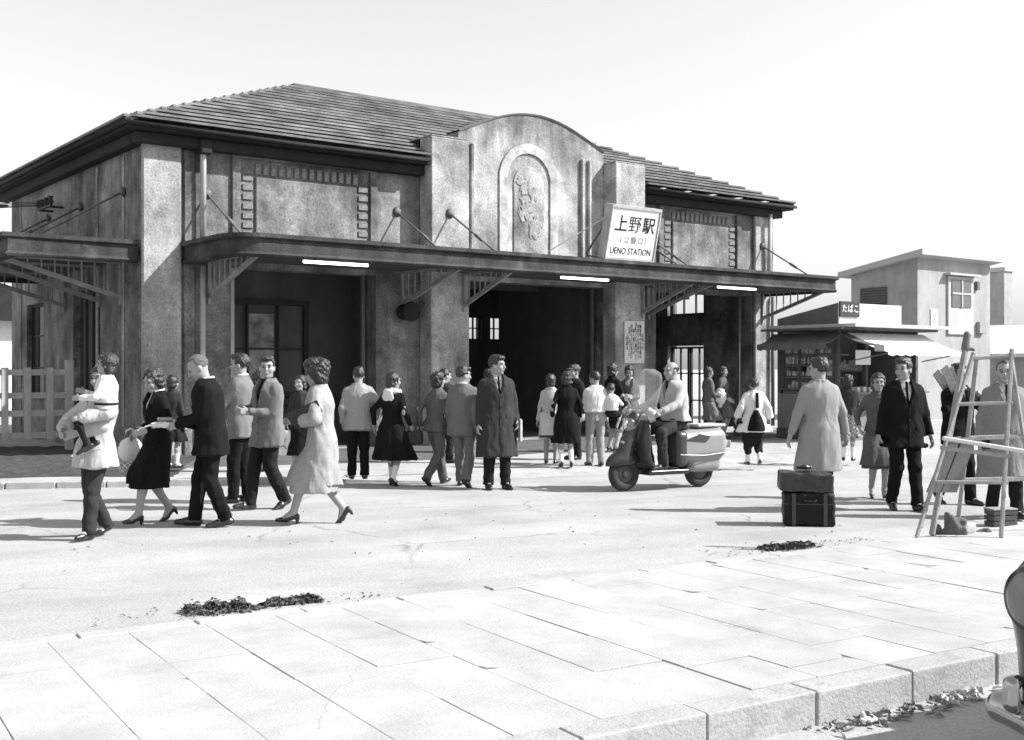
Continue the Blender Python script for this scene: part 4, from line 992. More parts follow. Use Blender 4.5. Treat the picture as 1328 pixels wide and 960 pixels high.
w_ = MB().box(-.05, -.003, 1.0, 1.9, 3.35, 3.92).build('window', mat('shutter_dark', .09, .8), ub)
for i in range(7): MB().box(-.075, -.052, 1.03, 1.87, 3.39 + i * .075, 3.425 + i * .075).build('louvre', mat('shutter_slat', .12), w_)
dr = MB().box(1.45, 2.75, -.06, -.003, 2.55, 4.25).build('upper_door', M_STUCB, ub)
MB().box(1.60, 2.60, -.085, -.062, 3.35, 4.15).build('door_glass', mat('dull_glass', .12, .3), dr); MB().box(2.07, 2.13, -.11, -.087, 3.35, 4.15).box(1.6, 2.6, -.105, -.087, 3.72, 3.77).build('glazing_bar', M_STUCB, dr)
box('door_hood', 1.3, 2.9, -.22, -.004, 4.27, 4.33, M_STUCB, ub)
box('wall_notice', .62, .95, -.03, -.003, 2.75, 3.25, M_SIGNW, ub); MB().bar((.70, -.034, 2.85), (.88, -.034, 3.15), .03, .004).build('notice_mark', M_INK, ub)
box('meter_box', 3.0, 3.35, -.12, -.003, 2.6, 2.95, M_STUC, ub, .01); box('meter_box', 2.9, 3.05, -.10, -.003, 3.9, 4.15, M_IRON, ub, .01)
box('concrete_apron_wall', 4.36, 4.75, -.05, .25, 0, 4.5, M_STUC, ub) if False else None
ch = empty('chimney_stack', (20.6, 49.0, 0), TH, 'tall square pale chimney far behind the utility building', 'chimney')
box('shaft', -.33, .33, -.33, .33, 0, 5.6, M_STUC, ch, .02); box('cap', -.40, .40, -.40, .40, 5.602, 5.78, M_STUCB, ch, .02)
sh_ = empty('far_shed', (18.2, 38.0, 0), TH, 'low pale shed with a gabled roof at the far right', 'shed')
MB().prism([(0, 0), (7, 0), (7, 2.0), (3.5, 3.0), (0, 2.0)], 0, 5).build('wall', M_STUC, sh_)
MB().add([(-.3, -.3, 1.93), (3.5, -.3, 3.06), (3.5, 5.3, 3.06), (-.3, 5.3, 1.93), (-.3, -.3, 2.05), (3.5, -.3, 3.18), (3.5, 5.3, 3.18), (-.3, 5.3, 2.05)], [(0, 1, 2, 3), (4, 5, 6, 7), (0, 4, 5, 1), (1, 5, 6, 2), (2, 6, 7, 3), (3, 7, 4, 0)]).build('roof', mat('pale_roof', .5, .8, bump=.2), sh_)
MB().add([(7.3, -.3, 1.93), (3.5, -.3, 3.07), (3.5, 5.3, 3.07), (7.3, 5.3, 1.93), (7.3, -.3, 2.05), (3.5, -.3, 3.19), (3.5, 5.3, 3.19), (7.3, 5.3, 2.05)], [(0, 1, 2, 3), (4, 5, 6, 7), (0, 4, 5, 1), (1, 5, 6, 2), (2, 6, 7, 3), (3, 7, 4, 0)]).build('roof', MATS['pale_roof'], sh_)
lw = empty('boundary_wall', (13.6, 30.2, 0), TH, 'low pale boundary wall beside the utility building', 'wall')
box('wall', 0, 14, 0, .2, 0, 1.75, M_STUC, lw); box('coping', -.05, 14.05, -.05, .25, 1.752, 1.84, M_STUCB, lw)
hs_ = empty('far_house', (-19.5, 42, 0), TH, 'white walled house with a dark roof beyond the left flank of the station', 'house')
box('wall', -6, 2, 0, 6, 0, 3.3, mat('white_render', .6), hs_); MB().prism([(-6.6, 3.3), (2.6, 3.3), (1.2, 4.5), (-5.2, 4.5)], -.6, 6.6).build('roof', M_EAVE, hs_); box('window', -3.6, -1.8, -.05, -.003, 1.1, 2.4, M_GLASS, hs_)
po = empty('telegraph_pole', (-17.6, 39.0, 0), 0, 'slim pale telegraph pole at the far left edge', 'pole'); MB().tube([(0, 0, 0), (0, 0, 7.5)], [.13, .09], 10).build('pole', M_PALEIRON, po); MB().bar((-.7, 0, 7.0), (.7, 0, 7.0), .1).build('crossarm', M_DKWOOD, po)

# ------------------------------------------------------------------ tobacco kiosk
M_KW = mat('kiosk_dark_wood', .075, .85, var=.25, scale=4, bump=.3); M_KP = mat('kiosk_panel', .17, .9, var=.15, scale=3, bump=.2)
M_AWN = mat('white_awning', .74, .9, var=.06, scale=5, bump=.2, bscale=30); M_AWND = mat('dark_awning', .10, .9, var=.2, scale=5, bump=.3)
ki = empty('tobacco_kiosk', (6.56, 23.4, AZ), TH, 'small tobacco kiosk with white awning and goods window beside the station', 'kiosk')
KX, KY = 2.75, 1.55
box('base', 0, .06, .06, KY, .0, .95, M_KP, ki); box('plinth', -.03, -.003, .05, KY, 0, .22, M_KW, ki); box('base', .0, KX, 0, .058, 0, .95, M_KP, ki)
for x, y in ((.04, .04), (.04, KY - .04), (KX - .04, .04), (KX - .04, KY - .04), (.95, .04)): MB().box(x - .04, x + .04, y - .04, y + .04, .952 if x != .04 or y != KY - .04 else .952, 2.25).build('post', M_KW, ki)
box('end_wall', KX - .05, KX, .08, KY - .08, 0, 2.25, M_KP, ki); box('rear_wall', .06, KX - .05, KY - .06, KY, 0, 2.25, M_KP, ki)
box('counter', -.06, KX, -.28, .10, .953, 1.0, M_KP, ki, .006); box('display_floor', .06, .55, .1, KY - .1, .96, 1.0, M_KP, ki)
glazed(.10, KY - .10, .0, 1.02, 1.98, 3, 1, ki, 'y', m=M_KW, pane=None, name='display_window', fw=.04)
for z in (1.28, 1.52, 1.74): box('shelf', .08, .50, .1, KY - .1, z, z + .02, M_KP, ki)
box('eave_board', -.30, KX + .25, -.32, KY + .2, 2.252, 2.30, M_KW, ki); box('roof_slab', -.18, KX + .45, -.55, KY + .1, 2.303, 2.37, M_STUCB, ki)
# wedge of the sloping upper part
wd = [(0, 2.372), (KY, 2.372), (KY, 2.52), (0, 2.80)]
MB().add([(.0, y, z) for y, z in wd] + [(2.1, y, z) for y, z in wd], [(0, 1, 2, 3), (7, 6, 5, 4), (0, 4, 5, 1), (1, 5, 6, 2), (3, 2, 6, 7), (0, 3, 7, 4)]).build('upper_box', M_AWND, ki)
box('upper_front', .0, 2.1, -.03, -.003, 2.375, 2.80, mat('kiosk_white', .6, .8), ki)
tb = box('name_board', -.02, .62, -.07, -.033, 2.52, 2.83, M_DKWOOD, ki, .006)
for c__, x in (('た', .12), ('ば', .31), ('こ', .50)): text('lettering', c__, .18, M_SIGNW, tb, (x, -.074, 2.675), R90)
def awning(nm, a, b, out, z0, z1, m, drop=.10):
    """cloth from the wall line a-b out to the lower edge, with a scalloped valance"""
    A, B, O = Vector(a), Vector(b), Vector(out); n = 18; q = MB(); vs = []
    for r in range(5):
        t = r / 4
        for i in range(n + 1):
            p = A.lerp(B, i / n) + O * t; z = z0 + (z1 - z0) * t - .05 * math.sin(math.pi * t) + .012 * math.sin(i * 2.1) * t; vs.append((p.x, p.y, z))
    for i in range(n + 1):
        p = A.lerp(B, i / n) + O * 1.003; vs.append((p.x, p.y, z1 - drop - (.03 if i % 2 else 0)))
    top_ = [(r * (n + 1) + i, r * (n + 1) + i + 1, (r + 1) * (n + 1) + i + 1, (r + 1) * (n + 1) + i) for r in range(5) for i in range(n)]
    o = q.add(vs, top_).build(nm, m, ki); s_ = o.modifiers.new('thick', 'SOLIDIFY'); s_.thickness = .012; return o
awning('white_awning', (.25, -.05), (KX + .12, -.05), (0, -.95), 2.20, 1.80, M_AWN, .05)
awning('side_awning', (-.02, KY + .1), (-.02, -.1), (-.52, 0), 2.20, 1.97, M_AWND)
awning('corner_awning', (-.02, -.05), (.30, -.05), (-.1, -.9), 2.19, 1.93, M_AWND)
for x in (.3, KX + .08): MB().tube([(x, -.04, 1.62), (x, -.97, 1.78)], .014, 6).build('awning_arm', M_IRON, ki)
box('hanging_cloth', .55, 1.05, -.02, -.008, 1.55, 1.85, M_SIGNW, ki); box('back_shelf', .7, 2.5, KY - .4, KY - .07, 1.4, 1.43, M_KP, ki)
gd = MB(); RG = random.Random(11)
for z in (1.0, 1.30, 1.54, 1.76):
    y = .14
    while y < KY - .16:
        w = RG.uniform(.04, .09); hgt = RG.uniform(.08, .19)
        if RG.random() < .6: gd.box(.10, .10 + RG.uniform(.05, .2), y, y + w, z + .022, z + .022 + hgt)
        else: gd.tube([(.16, y + w / 2, z + .022), (.16, y + w / 2, z + .022 + hgt * .65), (.16, y + w / 2, z + .022 + hgt * .75), (.16, y + w / 2, z + .022 + hgt)], [w * .45, w * .45, w * .2, w * .2], 8)
        y += w + RG.uniform(.005, .04)
for i in range(22): gd.box(*(lambda x: (x, x + .07))(.75 + i * .08), KY - .35, KY - .2, 1.432, 1.432 + RG.uniform(.08, .25))
for i in range(12): gd.box(*(lambda x: (x, x + .10))(.3 + i * .2), -.24, -.05, 1.002, 1.002 + RG.uniform(.03, .12))
go = gd.build('shop_goods', mat('packets', .38, .6, var=.5, scale=14, bump=0)); go.location = ki.location; go.rotation_euler = ki.rotation_euler
tag(go, 'packets and bottles ranged on the shelves of the tobacco kiosk', 'goods', kind='stuff')
box('side_crates', 0, 0, 0, 0, 0, 0, M_KW) if False else None
cr = empty('stacked_crate', (5.15, 25.3, AZ), TH + .1, 'dark wooden crate standing at the back corner of the kiosk', 'crate')
for i in range(5): box('slat', -.28, .28, -.2, -.18, .04 + i * .13, .14 + i * .13, M_KW, cr); box('slat', -.28, -.262, -.179, .2, .04 + i * .13, .14 + i * .13, M_KW, cr)
for x in (-.25, .22): box('corner_batten', x, x + .03, -.178, -.15, .02, .70, M_KW, cr)
box('back_panel', -.26, .28, .15, .18, .02, .7, M_KW, cr)
# ------------------------------------------------------------------ people, from left to right
FST = ('stockings', M_STOCK); FSO = ('socks', M_SOCK)
C_SUIT2 = cloth('grey_suit', .14); C_SUIT3 = cloth('brown_grey_suit', .16); C_JKT = cloth('light_jacket', .27); C_RAIN = cloth('pale_raincoat', .36); C_COAT = cloth('dark_overcoat', .035)
_, W1, _ = person('person in pale loose coat and dark trousers walking left with a child', (-3.79, 10.58, .004), 238, 1.57, 'f', fl=(-.07, .14, -6), fr=(.07, -.22, 22), al=(-.09, .29, 1.06), ar=(.10, .30, 1.09),
    polel=(-1, -.3, -.2), poler=(1, -.3, -.2), top=C_PALE, hem=.72, flare=.05, ease=.03, slw=1.5, slv=.86, bmat=C_CHAR, hair='bob', hyaw=15, seed=1, lean=(-.085, .0), topname='coat', folds=(5, .06, .4, 1.0))
person('small child with bobbed dark hair and white top carried at the far left', (-3.59, 10.30, .62), 188, 1.02, 'm', hs=1.28, fl=(-.13, .20, 30, .32), fr=(.13, .16, 30, .34), al=(-.20, .34, 1.12), ar=(.10, .34, 1.20), hpitch=6, top=C_WHITE, hem=.95, ease=.03,
    bottom='shorts', legs=('stockings', C_DARK), bmat=C_PALE, hair='child', belt=C_BLACK, seed=2, hipz=.915, legpoles=[(-.4, 1, .2), (.4, 1, .2)], topname='shirt', smat=M_SHOE)
_, W2, _ = person('woman in long black coat with white blouse, looking down, white bag on her arm', (-3.55, 11.63, .004), 222, 1.54, 'f', fl=(-.05, .25, -8), fr=(.06, -.24, 26), al=(-.20, .22, 1.04), ar=(.27, .10, 1.00), hpitch=-20, hyaw=12, top=C_BLACK, hem=.40, flare=.015, vopen=1.20, shirt=C_WHITE,
    bottom='skirt', bmat=C_BLACK, bhem=.45, bflare=.0, hair='perm', shoes='pump', legs=FST, seed=3, topname='coat')
person('girl in dark cardigan and skirt, seen from behind between the black coat and dark suit', (-5.02, 17.2, AZ), 70, 1.36, 'f', top=C_CHAR, hem=.86, bottom='skirt', bmat=C_DARK, bhem=.50, bflare=.08, hair='bob', legs=FSO, smat=M_SHOE, face_on=False, res=1.25, seed=4, topname='cardigan', hs=1.06)
_, W4, _ = person('older man with receding grey hair in a black suit, looking down at small parcels', (-2.94, 11.38, .004), 196, 1.70, 'm', fl=(-.09, -.14, 8), fr=(.10, .16, -4), al=(-.05, .31, 1.02), ar=(.12, .33, 1.03), hpitch=-30, lean=(0, .05), top=C_BLACK, hem=.72, ease=.028, flare=.02, vopen=1.2, shirt=C_WHITE,
    bmat=C_BLACK, hair='receding', hmat=M_GHAIR, curl=.9, seed=5, smat=M_SHOE)
person('man in brown grey jacket and black trousers facing left, hand raised to his chest', (-3.13, 13.43, .004), 178, 1.71, 'm', fl=(-.10, .06, 0), fr=(.09, -.06, 0), al=(-.04, .27, 1.30), ar=(.05, .24, 1.22), polel=(-.6, -.2, -1), poler=(.6, -.2, -1), top=C_SUIT3, hem=.76, shirt=C_WHITE, vopen=1.25, bmat=C_BLACK, seed=6, curl=.8)
person('young man in grey jacket over a black shirt, turning his head to the right', (-2.68, 12.77, .004), 226, 1.69, 'm', fl=(-.08, -.20, 22), fr=(.09, .18, -6), al=(-.03, .27, 1.10), ar=(.20, .22, 1.12), hyaw=52, top=C_SUIT3, hem=.72, shirt=C_BLACK, vopen=1.12, bmat=C_DARK, seed=7, curl=.9)
_, W7, _ = person('woman with big swept hair striding left in a long pale coat', (-1.89, 11.57, .004), 176, 1.62, 'f', fl=(-.05, .30, -6), fr=(.05, -.30, 36), al=(-.16, .24, 1.10), ar=(.06, .31, 1.08), polel=(-.7, -1, -.4), hpitch=-12, hyaw=4, lean=(0, .03), top=C_LTWEED, hem=.345, flare=.055, ease=.03, slw=1.5, slv=.66,
    bottom='skirt', bmat=C_LGREY, bhem=.42, hair='puff', shoes='pump', legs=FST, seed=8, topname='coat', folds=(5, .06, 2.0, .95), curl=.8)
person('short man in pale jacket and black trousers, back turned, walking to the station', (-2.04, 15.45, AZ), 98, 1.49, 'm', al=(-.24, .06, .88), ar=(.30, .10, 1.0), top=C_JKT, hem=.76, bmat=C_BLACK, hyaw=15, fl=(-.1, .08, 0), fr=(.09, -.06, 6), face_on=False, res=1.15, seed=9)
_, W9, _ = person('woman in flared black coat with a big white scarf, seen from behind', (-1.58, 15.28, .004), 62, 1.49, 'f', fl=(-.07, .12, -4), fr=(.06, -.12, 28), al=(-.30, -.02, .92), ar=(.26, .12, .92), hyaw=-25, lean=(0, .03), top=C_BLACK, hem=.40, flare=.15, ease=.02, bottom='skirt', bmat=C_BLACK, bhem=.45,
    hair='bob', legs=FSO, scarf=C_WHITE, back=True, face_on=True, res=1.15, seed=10, topname='coat', folds=(8, .09, 1.0, 1.0))
person('person in plain grey jacket and trousers striding away beside the grey suited man', (-1.02, 15.42, .004), 48, 1.52, 'f', fl=(-.06, .24, -8), fr=(.07, -.32, 40), al=(-.22, -.12, .90), ar=(.20, .22, .92), lean=(0, .05), top=C_GREY, hem=.84, flare=.03, bmat=C_GREY, hair='perm', face_on=False, res=1.15, seed=11)
person('man in grey suit walking away, head turned to the right, hands by his sides', (-.64, 15.18, .004), 72, 1.58, 'm', fl=(-.10, .17, -5), fr=(.10, -.20, 24), al=(-.24, .10, .85), ar=(.24, -.06, .85), hyaw=-45, top=C_SUIT2, hem=.74, shirt=C_WHITE, bmat=C_SUIT2, face_on=True, res=1.15, seed=12, ease=.024)
_, W12, _ = person('young man in long dark overcoat standing and looking to the right', (-.20, 14.92, .004), 288, 1.71, 'm', fl=(-.11, .04, 0), fr=(.11, .0, 0), al=(-.25, .06, .88), ar=(.25, .03, .84), hyaw=50, top=C_COAT, hem=.42, flare=.03, ease=.032, vopen=1.20, shirt=C_WHITE, tie=C_BLACK, bmat=C_DARK, seed=13, topname='overcoat', folds=(4, .04, .5, .9))
person('woman in hip length dark jacket among the people before the middle doorway', (-3.62, 16.6, AZ), 120, 1.43, 'f', top=C_CHAR, hem=.84, bottom='skirt', bmat=C_GREY, bhem=.5, hair='perm', legs=FSO, face_on=False, res=1.35, seed=14)
_, W29, _ = person('woman in dark clothes half hidden behind the woman with big swept hair', (-2.78, 15.3, AZ), 250, 1.38, 'f', top=C_CHAR, hem=.84, bottom='skirt', bmat=C_BLACK, bhem=.42, hair='bob', legs=FSO, face_on=False, res=1.35, seed=15)
person('man in dark jacket glimpsed behind the grey suited man walking away', (-1.05, 18.2, AZ), 60, 1.46, 'm', top=C_CHAR, bmat=C_DARK, hyaw=-30, face_on=False, res=1.4, seed=16)
person('dark figure in a soft hat standing in the gloom of the middle doorway', (-.42, 20.4, AZ), 20, 1.46, 'm', top=C_DARK, bmat=C_DARK, face_on=False, res=1.4, seed=17, cap=C_CHAR)
_, W13, _ = person('woman in knee length black coat seen from behind before the middle doorway', (.81, 17.28, AZ), 98, 1.42, 'f', al=(-.25, .04, .92), ar=(.26, .06, .90), top=C_BLACK, hem=.44, flare=.05, ease=.026, bottom='skirt', bmat=C_BLACK, bhem=.48, hair='perm', shoes='pump', legs=FSO, face_on=False, res=1.2, seed=18, topname='coat')
person('woman in pale coat almost hidden behind the woman in the knee length black coat', (.60, 18.0, AZ), 75, 1.38, 'f', top=C_PALE, hem=.48, flare=.05, bottom='skirt', bmat=C_GREY, bhem=.5, hair='bob', legs=FST, face_on=False, res=1.3, seed=19, topname='coat')
person('man in dark clothes and a flat grey cap facing the queue at the doorway', (1.02, 18.85, AZ), 215, 1.53, 'm', top=C_DARK, bmat=C_DARK, hair='short', cap=C_GREY, res=1.3, seed=20, face_on=False)
person('man in white shirt and pale trousers holding a toddler, back turned', (1.27, 17.65, AZ), 105, 1.42, 'm', al=(-.08, .30, 1.02), ar=(.22, .24, 1.02), top=C_WHITE, hem=.98, ease=.03, bmat=C_LGREY, hyaw=30, hpitch=-8, face_on=False, res=1.2, seed=21, topname='shirt', fl=(-.1, .05, 0), fr=(.1, -.03, 0))
person('toddler in white shirt and dark shorts held against a shoulder', (1.50, 17.62, .44), 75, .84, 'm', hs=1.32, fl=(-.13, .22, 20, .30), fr=(.13, .2, 20, .32), al=(-.24, .26, 1.28), ar=(.2, .3, 1.2), top=C_WHITE, hem=.96, ease=.04, bottom='shorts', bmat=C_DARK, hair='short', face_on=False, res=1.2, seed=22, hipz=.915, legpoles=[(-.4, 1, .2), (.4, 1, .2)], topname='shirt')
person('woman in black dress turned towards her companion by the right front pier', (1.77, 20.45, AZ), 40, 1.55, 'f', al=(-.1, .26, 1.05), ar=(.16, .26, 1.05), top=C_BLACK, hem=.90, bottom='skirt', bmat=C_BLACK, bhem=.48, hair='perm', legs=FST, shoes='pump', face_on=False, res=1.3, seed=23, topname='blouse')
person('woman in grey cardigan facing out beneath the white notice board', (2.10, 20.8, AZ), 262, 1.52, 'f', al=(-.06, .24, 1.08), ar=(.06, .25, 1.06), hpitch=-18, top=C_GREY, hem=.88, bottom='skirt', bmat=C_DARK, bhem=.46, hair='bob', legs=FST, shoes='pump', res=1.2, seed=24, topname='cardigan', shirt=C_WHITE, vopen=1.3)
_, W20, _ = person('woman in grey cardigan and skirt holding a pale bundle at the right doorway', (3.99, 23.66, .10), 15, 1.47, 'f', al=(-.06, .26, 1.06), ar=(.10, .26, 1.02), top=C_GREY, hem=.9, bottom='skirt', bmat=C_SUIT2, bhem=.46, bflare=.09, hair='perm', legs=FST, shoes='pump', face_on=False, res=1.3, seed=25, topname='cardigan')
person('woman in long grey coat stepping out of the right doorway', (4.36, 24.1, .10), 330, 1.49, 'f', al=(-.30, .10, .92), ar=(.2, .2, .95), top=C_GREY, hem=.48, flare=.05, bottom='skirt', bmat=C_GREY, bhem=.5, hair='perm', legs=FST, shoes='pump', res=1.3, seed=26, topname='coat')
pm_, W21, _ = person('short stout woman in white smock and baggy dark trousers walking to the station', (3.68, 17.69, AZ), 96, 1.33, 'f', fl=(-.1, .08, 0), fr=(.1, -.08, 18), al=(-.32, .08, .92), ar=(.33, .04, .90), top=C_WHITE, hem=.66, flare=.13, ease=.045, slw=1.55, slv=.8, bottom='monpe', bmat=C_DARK, hair='bun', legs=FSO, face_on=False, res=1.15, seed=27, topname='smock', folds=(4, .09, .8, 1.1))
sp = MB().bar((.0, -.195, 1.42), (.0, -.205, 1.12), .06, .02, up=(0, 1, 0)); sp.build('apron_strap', C_BLACK, pm_)
F = Field((-.4, -.45, .5), (.4, .1, 1.2), .014); F.loft([(1.08, 0, -.10, .05, .10), (.95, 0, -.12, .11, .135), (.80, 0, -.13, .165, .15), (.68, 0, -.13, .19, .165)]); F.build('apron_back', C_BLACK, pm_)
_, W22, _ = person('man in light grey short coat standing behind luggage with his back turned', (3.32, 12.55, .004), 100, 1.66, 'm', fl=(-.12, .02, 0), fr=(.12, .06, 0), al=(-.33, .02, .86), ar=(.32, .03, .86), hyaw=32, top=cloth('pale_grey_coat', .25), hem=.46, flare=.05, ease=.018, bmat=C_DARK, seed=28, topname='coat', folds=(4, .05, .3, 1.05), face_on=True)
person('woman in dark jumper and checked skirt standing at the tobacco kiosk', (5.36, 18.54, AZ), 70, 1.37, 'f', al=(-.06, .28, 1.1), ar=(.1, .28, 1.08), top=C_CHAR, hem=.92, bottom='skirt', bmat=C_CHECK, bhem=.46, hair='perm', legs=FSO, face_on=False, res=1.2, seed=29, topname='jumper')
person('woman in plain grey coat walking just behind the man in the black suit', (4.36, 13.85, .004), 262, 1.48, 'f', fl=(-.07, .1, -3), fr=(.07, -.1, 15), al=(-.22, .12, .9), ar=(.26, .10, .98), top=C_GREY, hem=.42, flare=.03, bottom='skirt', bmat=C_GREY, bhem=.46, hair='bob', shoes='pump', legs=FST, seed=30, topname='coat')
person('man in black suit and dark tie walking forward, head turned left', (4.28, 12.72, .004), 273, 1.66, 'm', fl=(-.11, .12, -3), fr=(.11, -.08, 10), al=(-.29, .06, .84), ar=(.29, .02, .84), hyaw=-48, top=C_BLACK, hem=.72, ease=.034, flare=.03, vopen=1.16, shirt=C_WHITE, tie=C_BLACK, bmat=C_BLACK, seed=31)
_, W26, _ = person('man in dark jacket carrying planks on his shoulder behind the trestle ladder', (5.08, 13.25, .004), 292, 1.60, 'm', fl=(-.10, .10, 0), fr=(.10, -.26, 32), al=(-.16, .22, 1.30), ar=(.16, .18, 1.36), polel=(-.8, -.2, -1), poler=(.8, -.2, -1), top=C_BLACK, hem=.74, bmat=C_BLACK, shirt=C_PALE, vopen=1.28, glasses=True, seed=32, curl=1.0)
person('man in grey tweed overcoat at the right edge behind the trestle ladder', (5.10, 12.05, .004), 262, 1.63, 'm', fl=(-.10, .12, -4), fr=(.10, -.14, 24), al=(-.26, .05, .85), ar=(.26, .04, .85), hyaw=-12, top=C_TWEED, hem=.44, flare=.04, ease=.035, vopen=1.22, shirt=C_WHITE, tie=C_BLACK, bmat=C_DARK, hair='receding', seed=33, topname='overcoat', folds=(4, .05, 1.2, .95))
# ------------------------------------------------------------------ things held and carried
M_BAGW = mat('white_leather', .68, .5, var=.05, bump=.1); M_BAGB = mat('black_bag', .02, .4, bump=.2)
def rootat(name, p, rz, label, cat): return empty(name, tuple(p), rz, label, cat)
p = W2((.33, .16, .80)); r_ = rootat('handbag', p, RAD(40), 'round white handbag hanging from the arm of the woman in black', 'handbag')
F = Field((-.2, -.2, -.2), (.2, .2, .2), .011); F.ell((0, 0, 0), (.125, .05, .125)); F.build('bag_body', M_BAGW, r_); MB().tube([(.118 * math.cos(a), 0, .118 * math.sin(a)) for a in np.linspace(0, 6.283, 25)], .012, 6, cap=False).build('rim', M_BAGW, r_, smooth=True)
MB().tube([(-.06, 0, .10), (-.045, 0, .19), (0, 0, .215), (.045, 0, .19), (.06, 0, .10)], .010, 6).build('handle', M_BAGW, r_, smooth=True)
r_ = rootat('cloth_bundle', p + Vector((-.03, .03, -.17)), 0, 'patterned cloth bundle hanging below the round white handbag', 'bundle'); F = Field((-.2, -.2, -.2), (.2, .2, .2), .012); F.ell((0, 0, 0), (.10, .08, .075)); F.cone((0, 0, .05), (0, 0, .10), .03, .045, .02); F.ripple(.01, .06, 4); F.build('bundle', C_PRINT, r_)
p = W4((.02, .44, 1.00)); r_ = rootat('paper_parcel', p, RAD(10), 'pale paper parcels in the hands of the black suited older man', 'parcel')
F = Field((-.25, -.15, -.15), (.25, .15, .15), .010)
F.cone((-.08, 0, 0), (.05, .01, .0), .024, .030, .0); F.ell((-.08, 0, 0), (.045, .034, .034), None, .012); F.ripple(.006, .05, 2)
F.cone((-.12, 0, 0), (-.19, -.02, -.02), .012, .007, .01); F.build('parcel', C_WHITE, r_); F = Field((-.2, -.1, -.1), (.2, .15, .2), .012); F.rbox((.0, .03, .055), (.075, .045, .016), None, .012); F.build('packet', C_LGREY, r_)
p = W7((-.23, .12, 1.17)); r_ = rootat('clutch_bag', p, RAD(0), 'flat black clutch bag under the arm of the woman with big swept hair', 'handbag'); MB().box(-.17, .16, -.03, .03, -.065, .065, Matrix.Rotation(RAD(-24), 4, 'Y')).build('bag_body', M_BAGB, r_, .012); MB().box(-.17, .16, -.036, -.031, .0, .064, Matrix.Rotation(RAD(-24), 4, 'Y')).build('flap', M_BAGB, r_)
p = W9((.27, .20, .72)); r_ = rootat('handbag', p, RAD(20), 'black handbag carried by the woman with the white scarf', 'handbag'); F = Field((-.2, -.2, -.2), (.2, .2, .3), .012); F.rbox((0, 0, 0), (.12, .05, .10), None, .045); F.build('bag_body', M_BAGB, r_); MB().tube([(-.08, 0, .09), (-.06, 0, .17), (0, 0, .20), (.06, 0, .17), (.08, 0, .09)], .008, 6).build('handle', M_BAGB, r_, smooth=True)
p = W29((.20, .16, .62)); r_ = rootat('carrier_bag', p, RAD(0), 'white printed carrier bag between the young man and the swept haired woman', 'bag'); MB().add([(-.11, -.05, -.16), (.11, -.05, -.16), (.11, .05, -.16), (-.11, .05, -.16), (-.075, -.03, .16), (.075, -.03, .16), (.075, .03, .16), (-.075, .03, .16)], [(0, 1, 2, 3), (7, 6, 5, 4), (0, 4, 5, 1), (1, 5, 6, 2), (2, 6, 7, 3), (3, 7, 4, 0)]).build('bag_body', C_WHITE, r_, .01); MB().bar((-.03, -.048, -.05), (.02, -.042, .06), .03, .004).bar((.03, -.048, -.08), (-.02, -.042, -.02), .02, .004).build('bag_print', M_INK, r_); MB().tube([(-.05, 0, .155), (-.03, 0, .23), (.03, 0, .23), (.05, 0, .155)], .007, 6).build('handle', C_WHITE, r_)
p = W12((-.29, .10, .76)); r_ = rootat('folded_newspaper', p, RAD(15), 'folded white newspaper in the hand of the man in the long dark overcoat', 'newspaper'); pp_ = MB()
for i in range(4): pp_.box(-.014 + i * .008, -.008 + i * .008, -.05 + .004 * i, .055, -.15, .14 - .006 * i)
pp_.build('paper_fold', C_WHITE, r_, .002)
p = W13((-.33, .06, .78)); r_ = rootat('paper_bag', p, RAD(8), 'pale flat bag with dark base held by the woman in the knee length black coat', 'bag'); box('bag_body', -.11, .11, -.04, .04, -.17, .17, C_PALE, r_, .01); box('bag_base', -.112, .112, -.042, .042, -.20, -.172, M_BAGB, r_, .008); MB().tube([(-.05, 0, .165), (-.03, 0, .22), (.03, 0, .22), (.05, 0, .165)], .007, 6).build('handle', C_PALE, r_)
p = W20((.02, .30, 1.02)); r_ = rootat('pale_bundle', p, 0, 'pale soft bundle held by the woman in cardigan at the right doorway', 'bundle'); F = Field((-.25, -.2, -.25), (.25, .2, .25), .015); F.ell((0, 0, 0), (.12, .10, .16)); F.cone((0, 0, -.1), (0, .03, -.22), .07, .04, .03); F.ripple(.01, .08, 2); F.build('bundle', C_WHITE, r_)
# luggage
M_LEA = mat('worn_black_leather', .008, .6, var=.5, scale=6, bump=.35, bscale=30, spec=.25); M_OIL = mat('shiny_oilcloth', .015, .3, var=.5, scale=7, bump=.5, bscale=12, spec=.7)
r_ = rootat('trunk', (2.93, 11.50, .004), RAD(-9), 'worn black leather trunk standing on the road, lower of two pieces of luggage', 'luggage')
F = Field((-.35, -.25, -.02), (.35, .25, .40), .011); F.rbox((0, 0, .165), (.245, .15, .165), None, .03); F.ripple(.005, .12, 3); F.build('trunk_body', M_LEA, r_)
for x in (-.15, .15): MB().box(x - .018, x + .018, -.160, -.152, .01, .325).build('strap', M_SHOEB, r_)
box('lid_seam', -.247, .247, -.157, -.151, .215, .225, M_SHOEB, r_); MB().tube([(-.06, -.155, .262), (-.05, -.185, .252), (.05, -.185, .252), (.06, -.155, .262)], .010, 6).build('handle', M_LEA, r_)
r_ = rootat('wrapped_box', (2.90, 11.52, .335), RAD(-6), 'shiny dark cloth wrapped box resting on the black trunk', 'luggage')
F = Field((-.36, -.26, -.02), (.36, .26, .34), .011); F.rbox((0, 0, .095), (.255, .16, .095), Ry(3), .02); F.cone((-.10, .02, .18), (.12, -.02, .185), .02, .02, .03); F.ripple(.004, .12, 6); F.build('wrapping', M_OIL, r_)
F = Field((-.2, -.2, .1), (.2, .2, .35), .010); F.cone((-.07, 0, .235), (.06, .01, .235), .018, .018, .01); F.ell((0, 0, .24), (.04, .03, .025), None, .01); F.build('knot', M_OIL, r_)
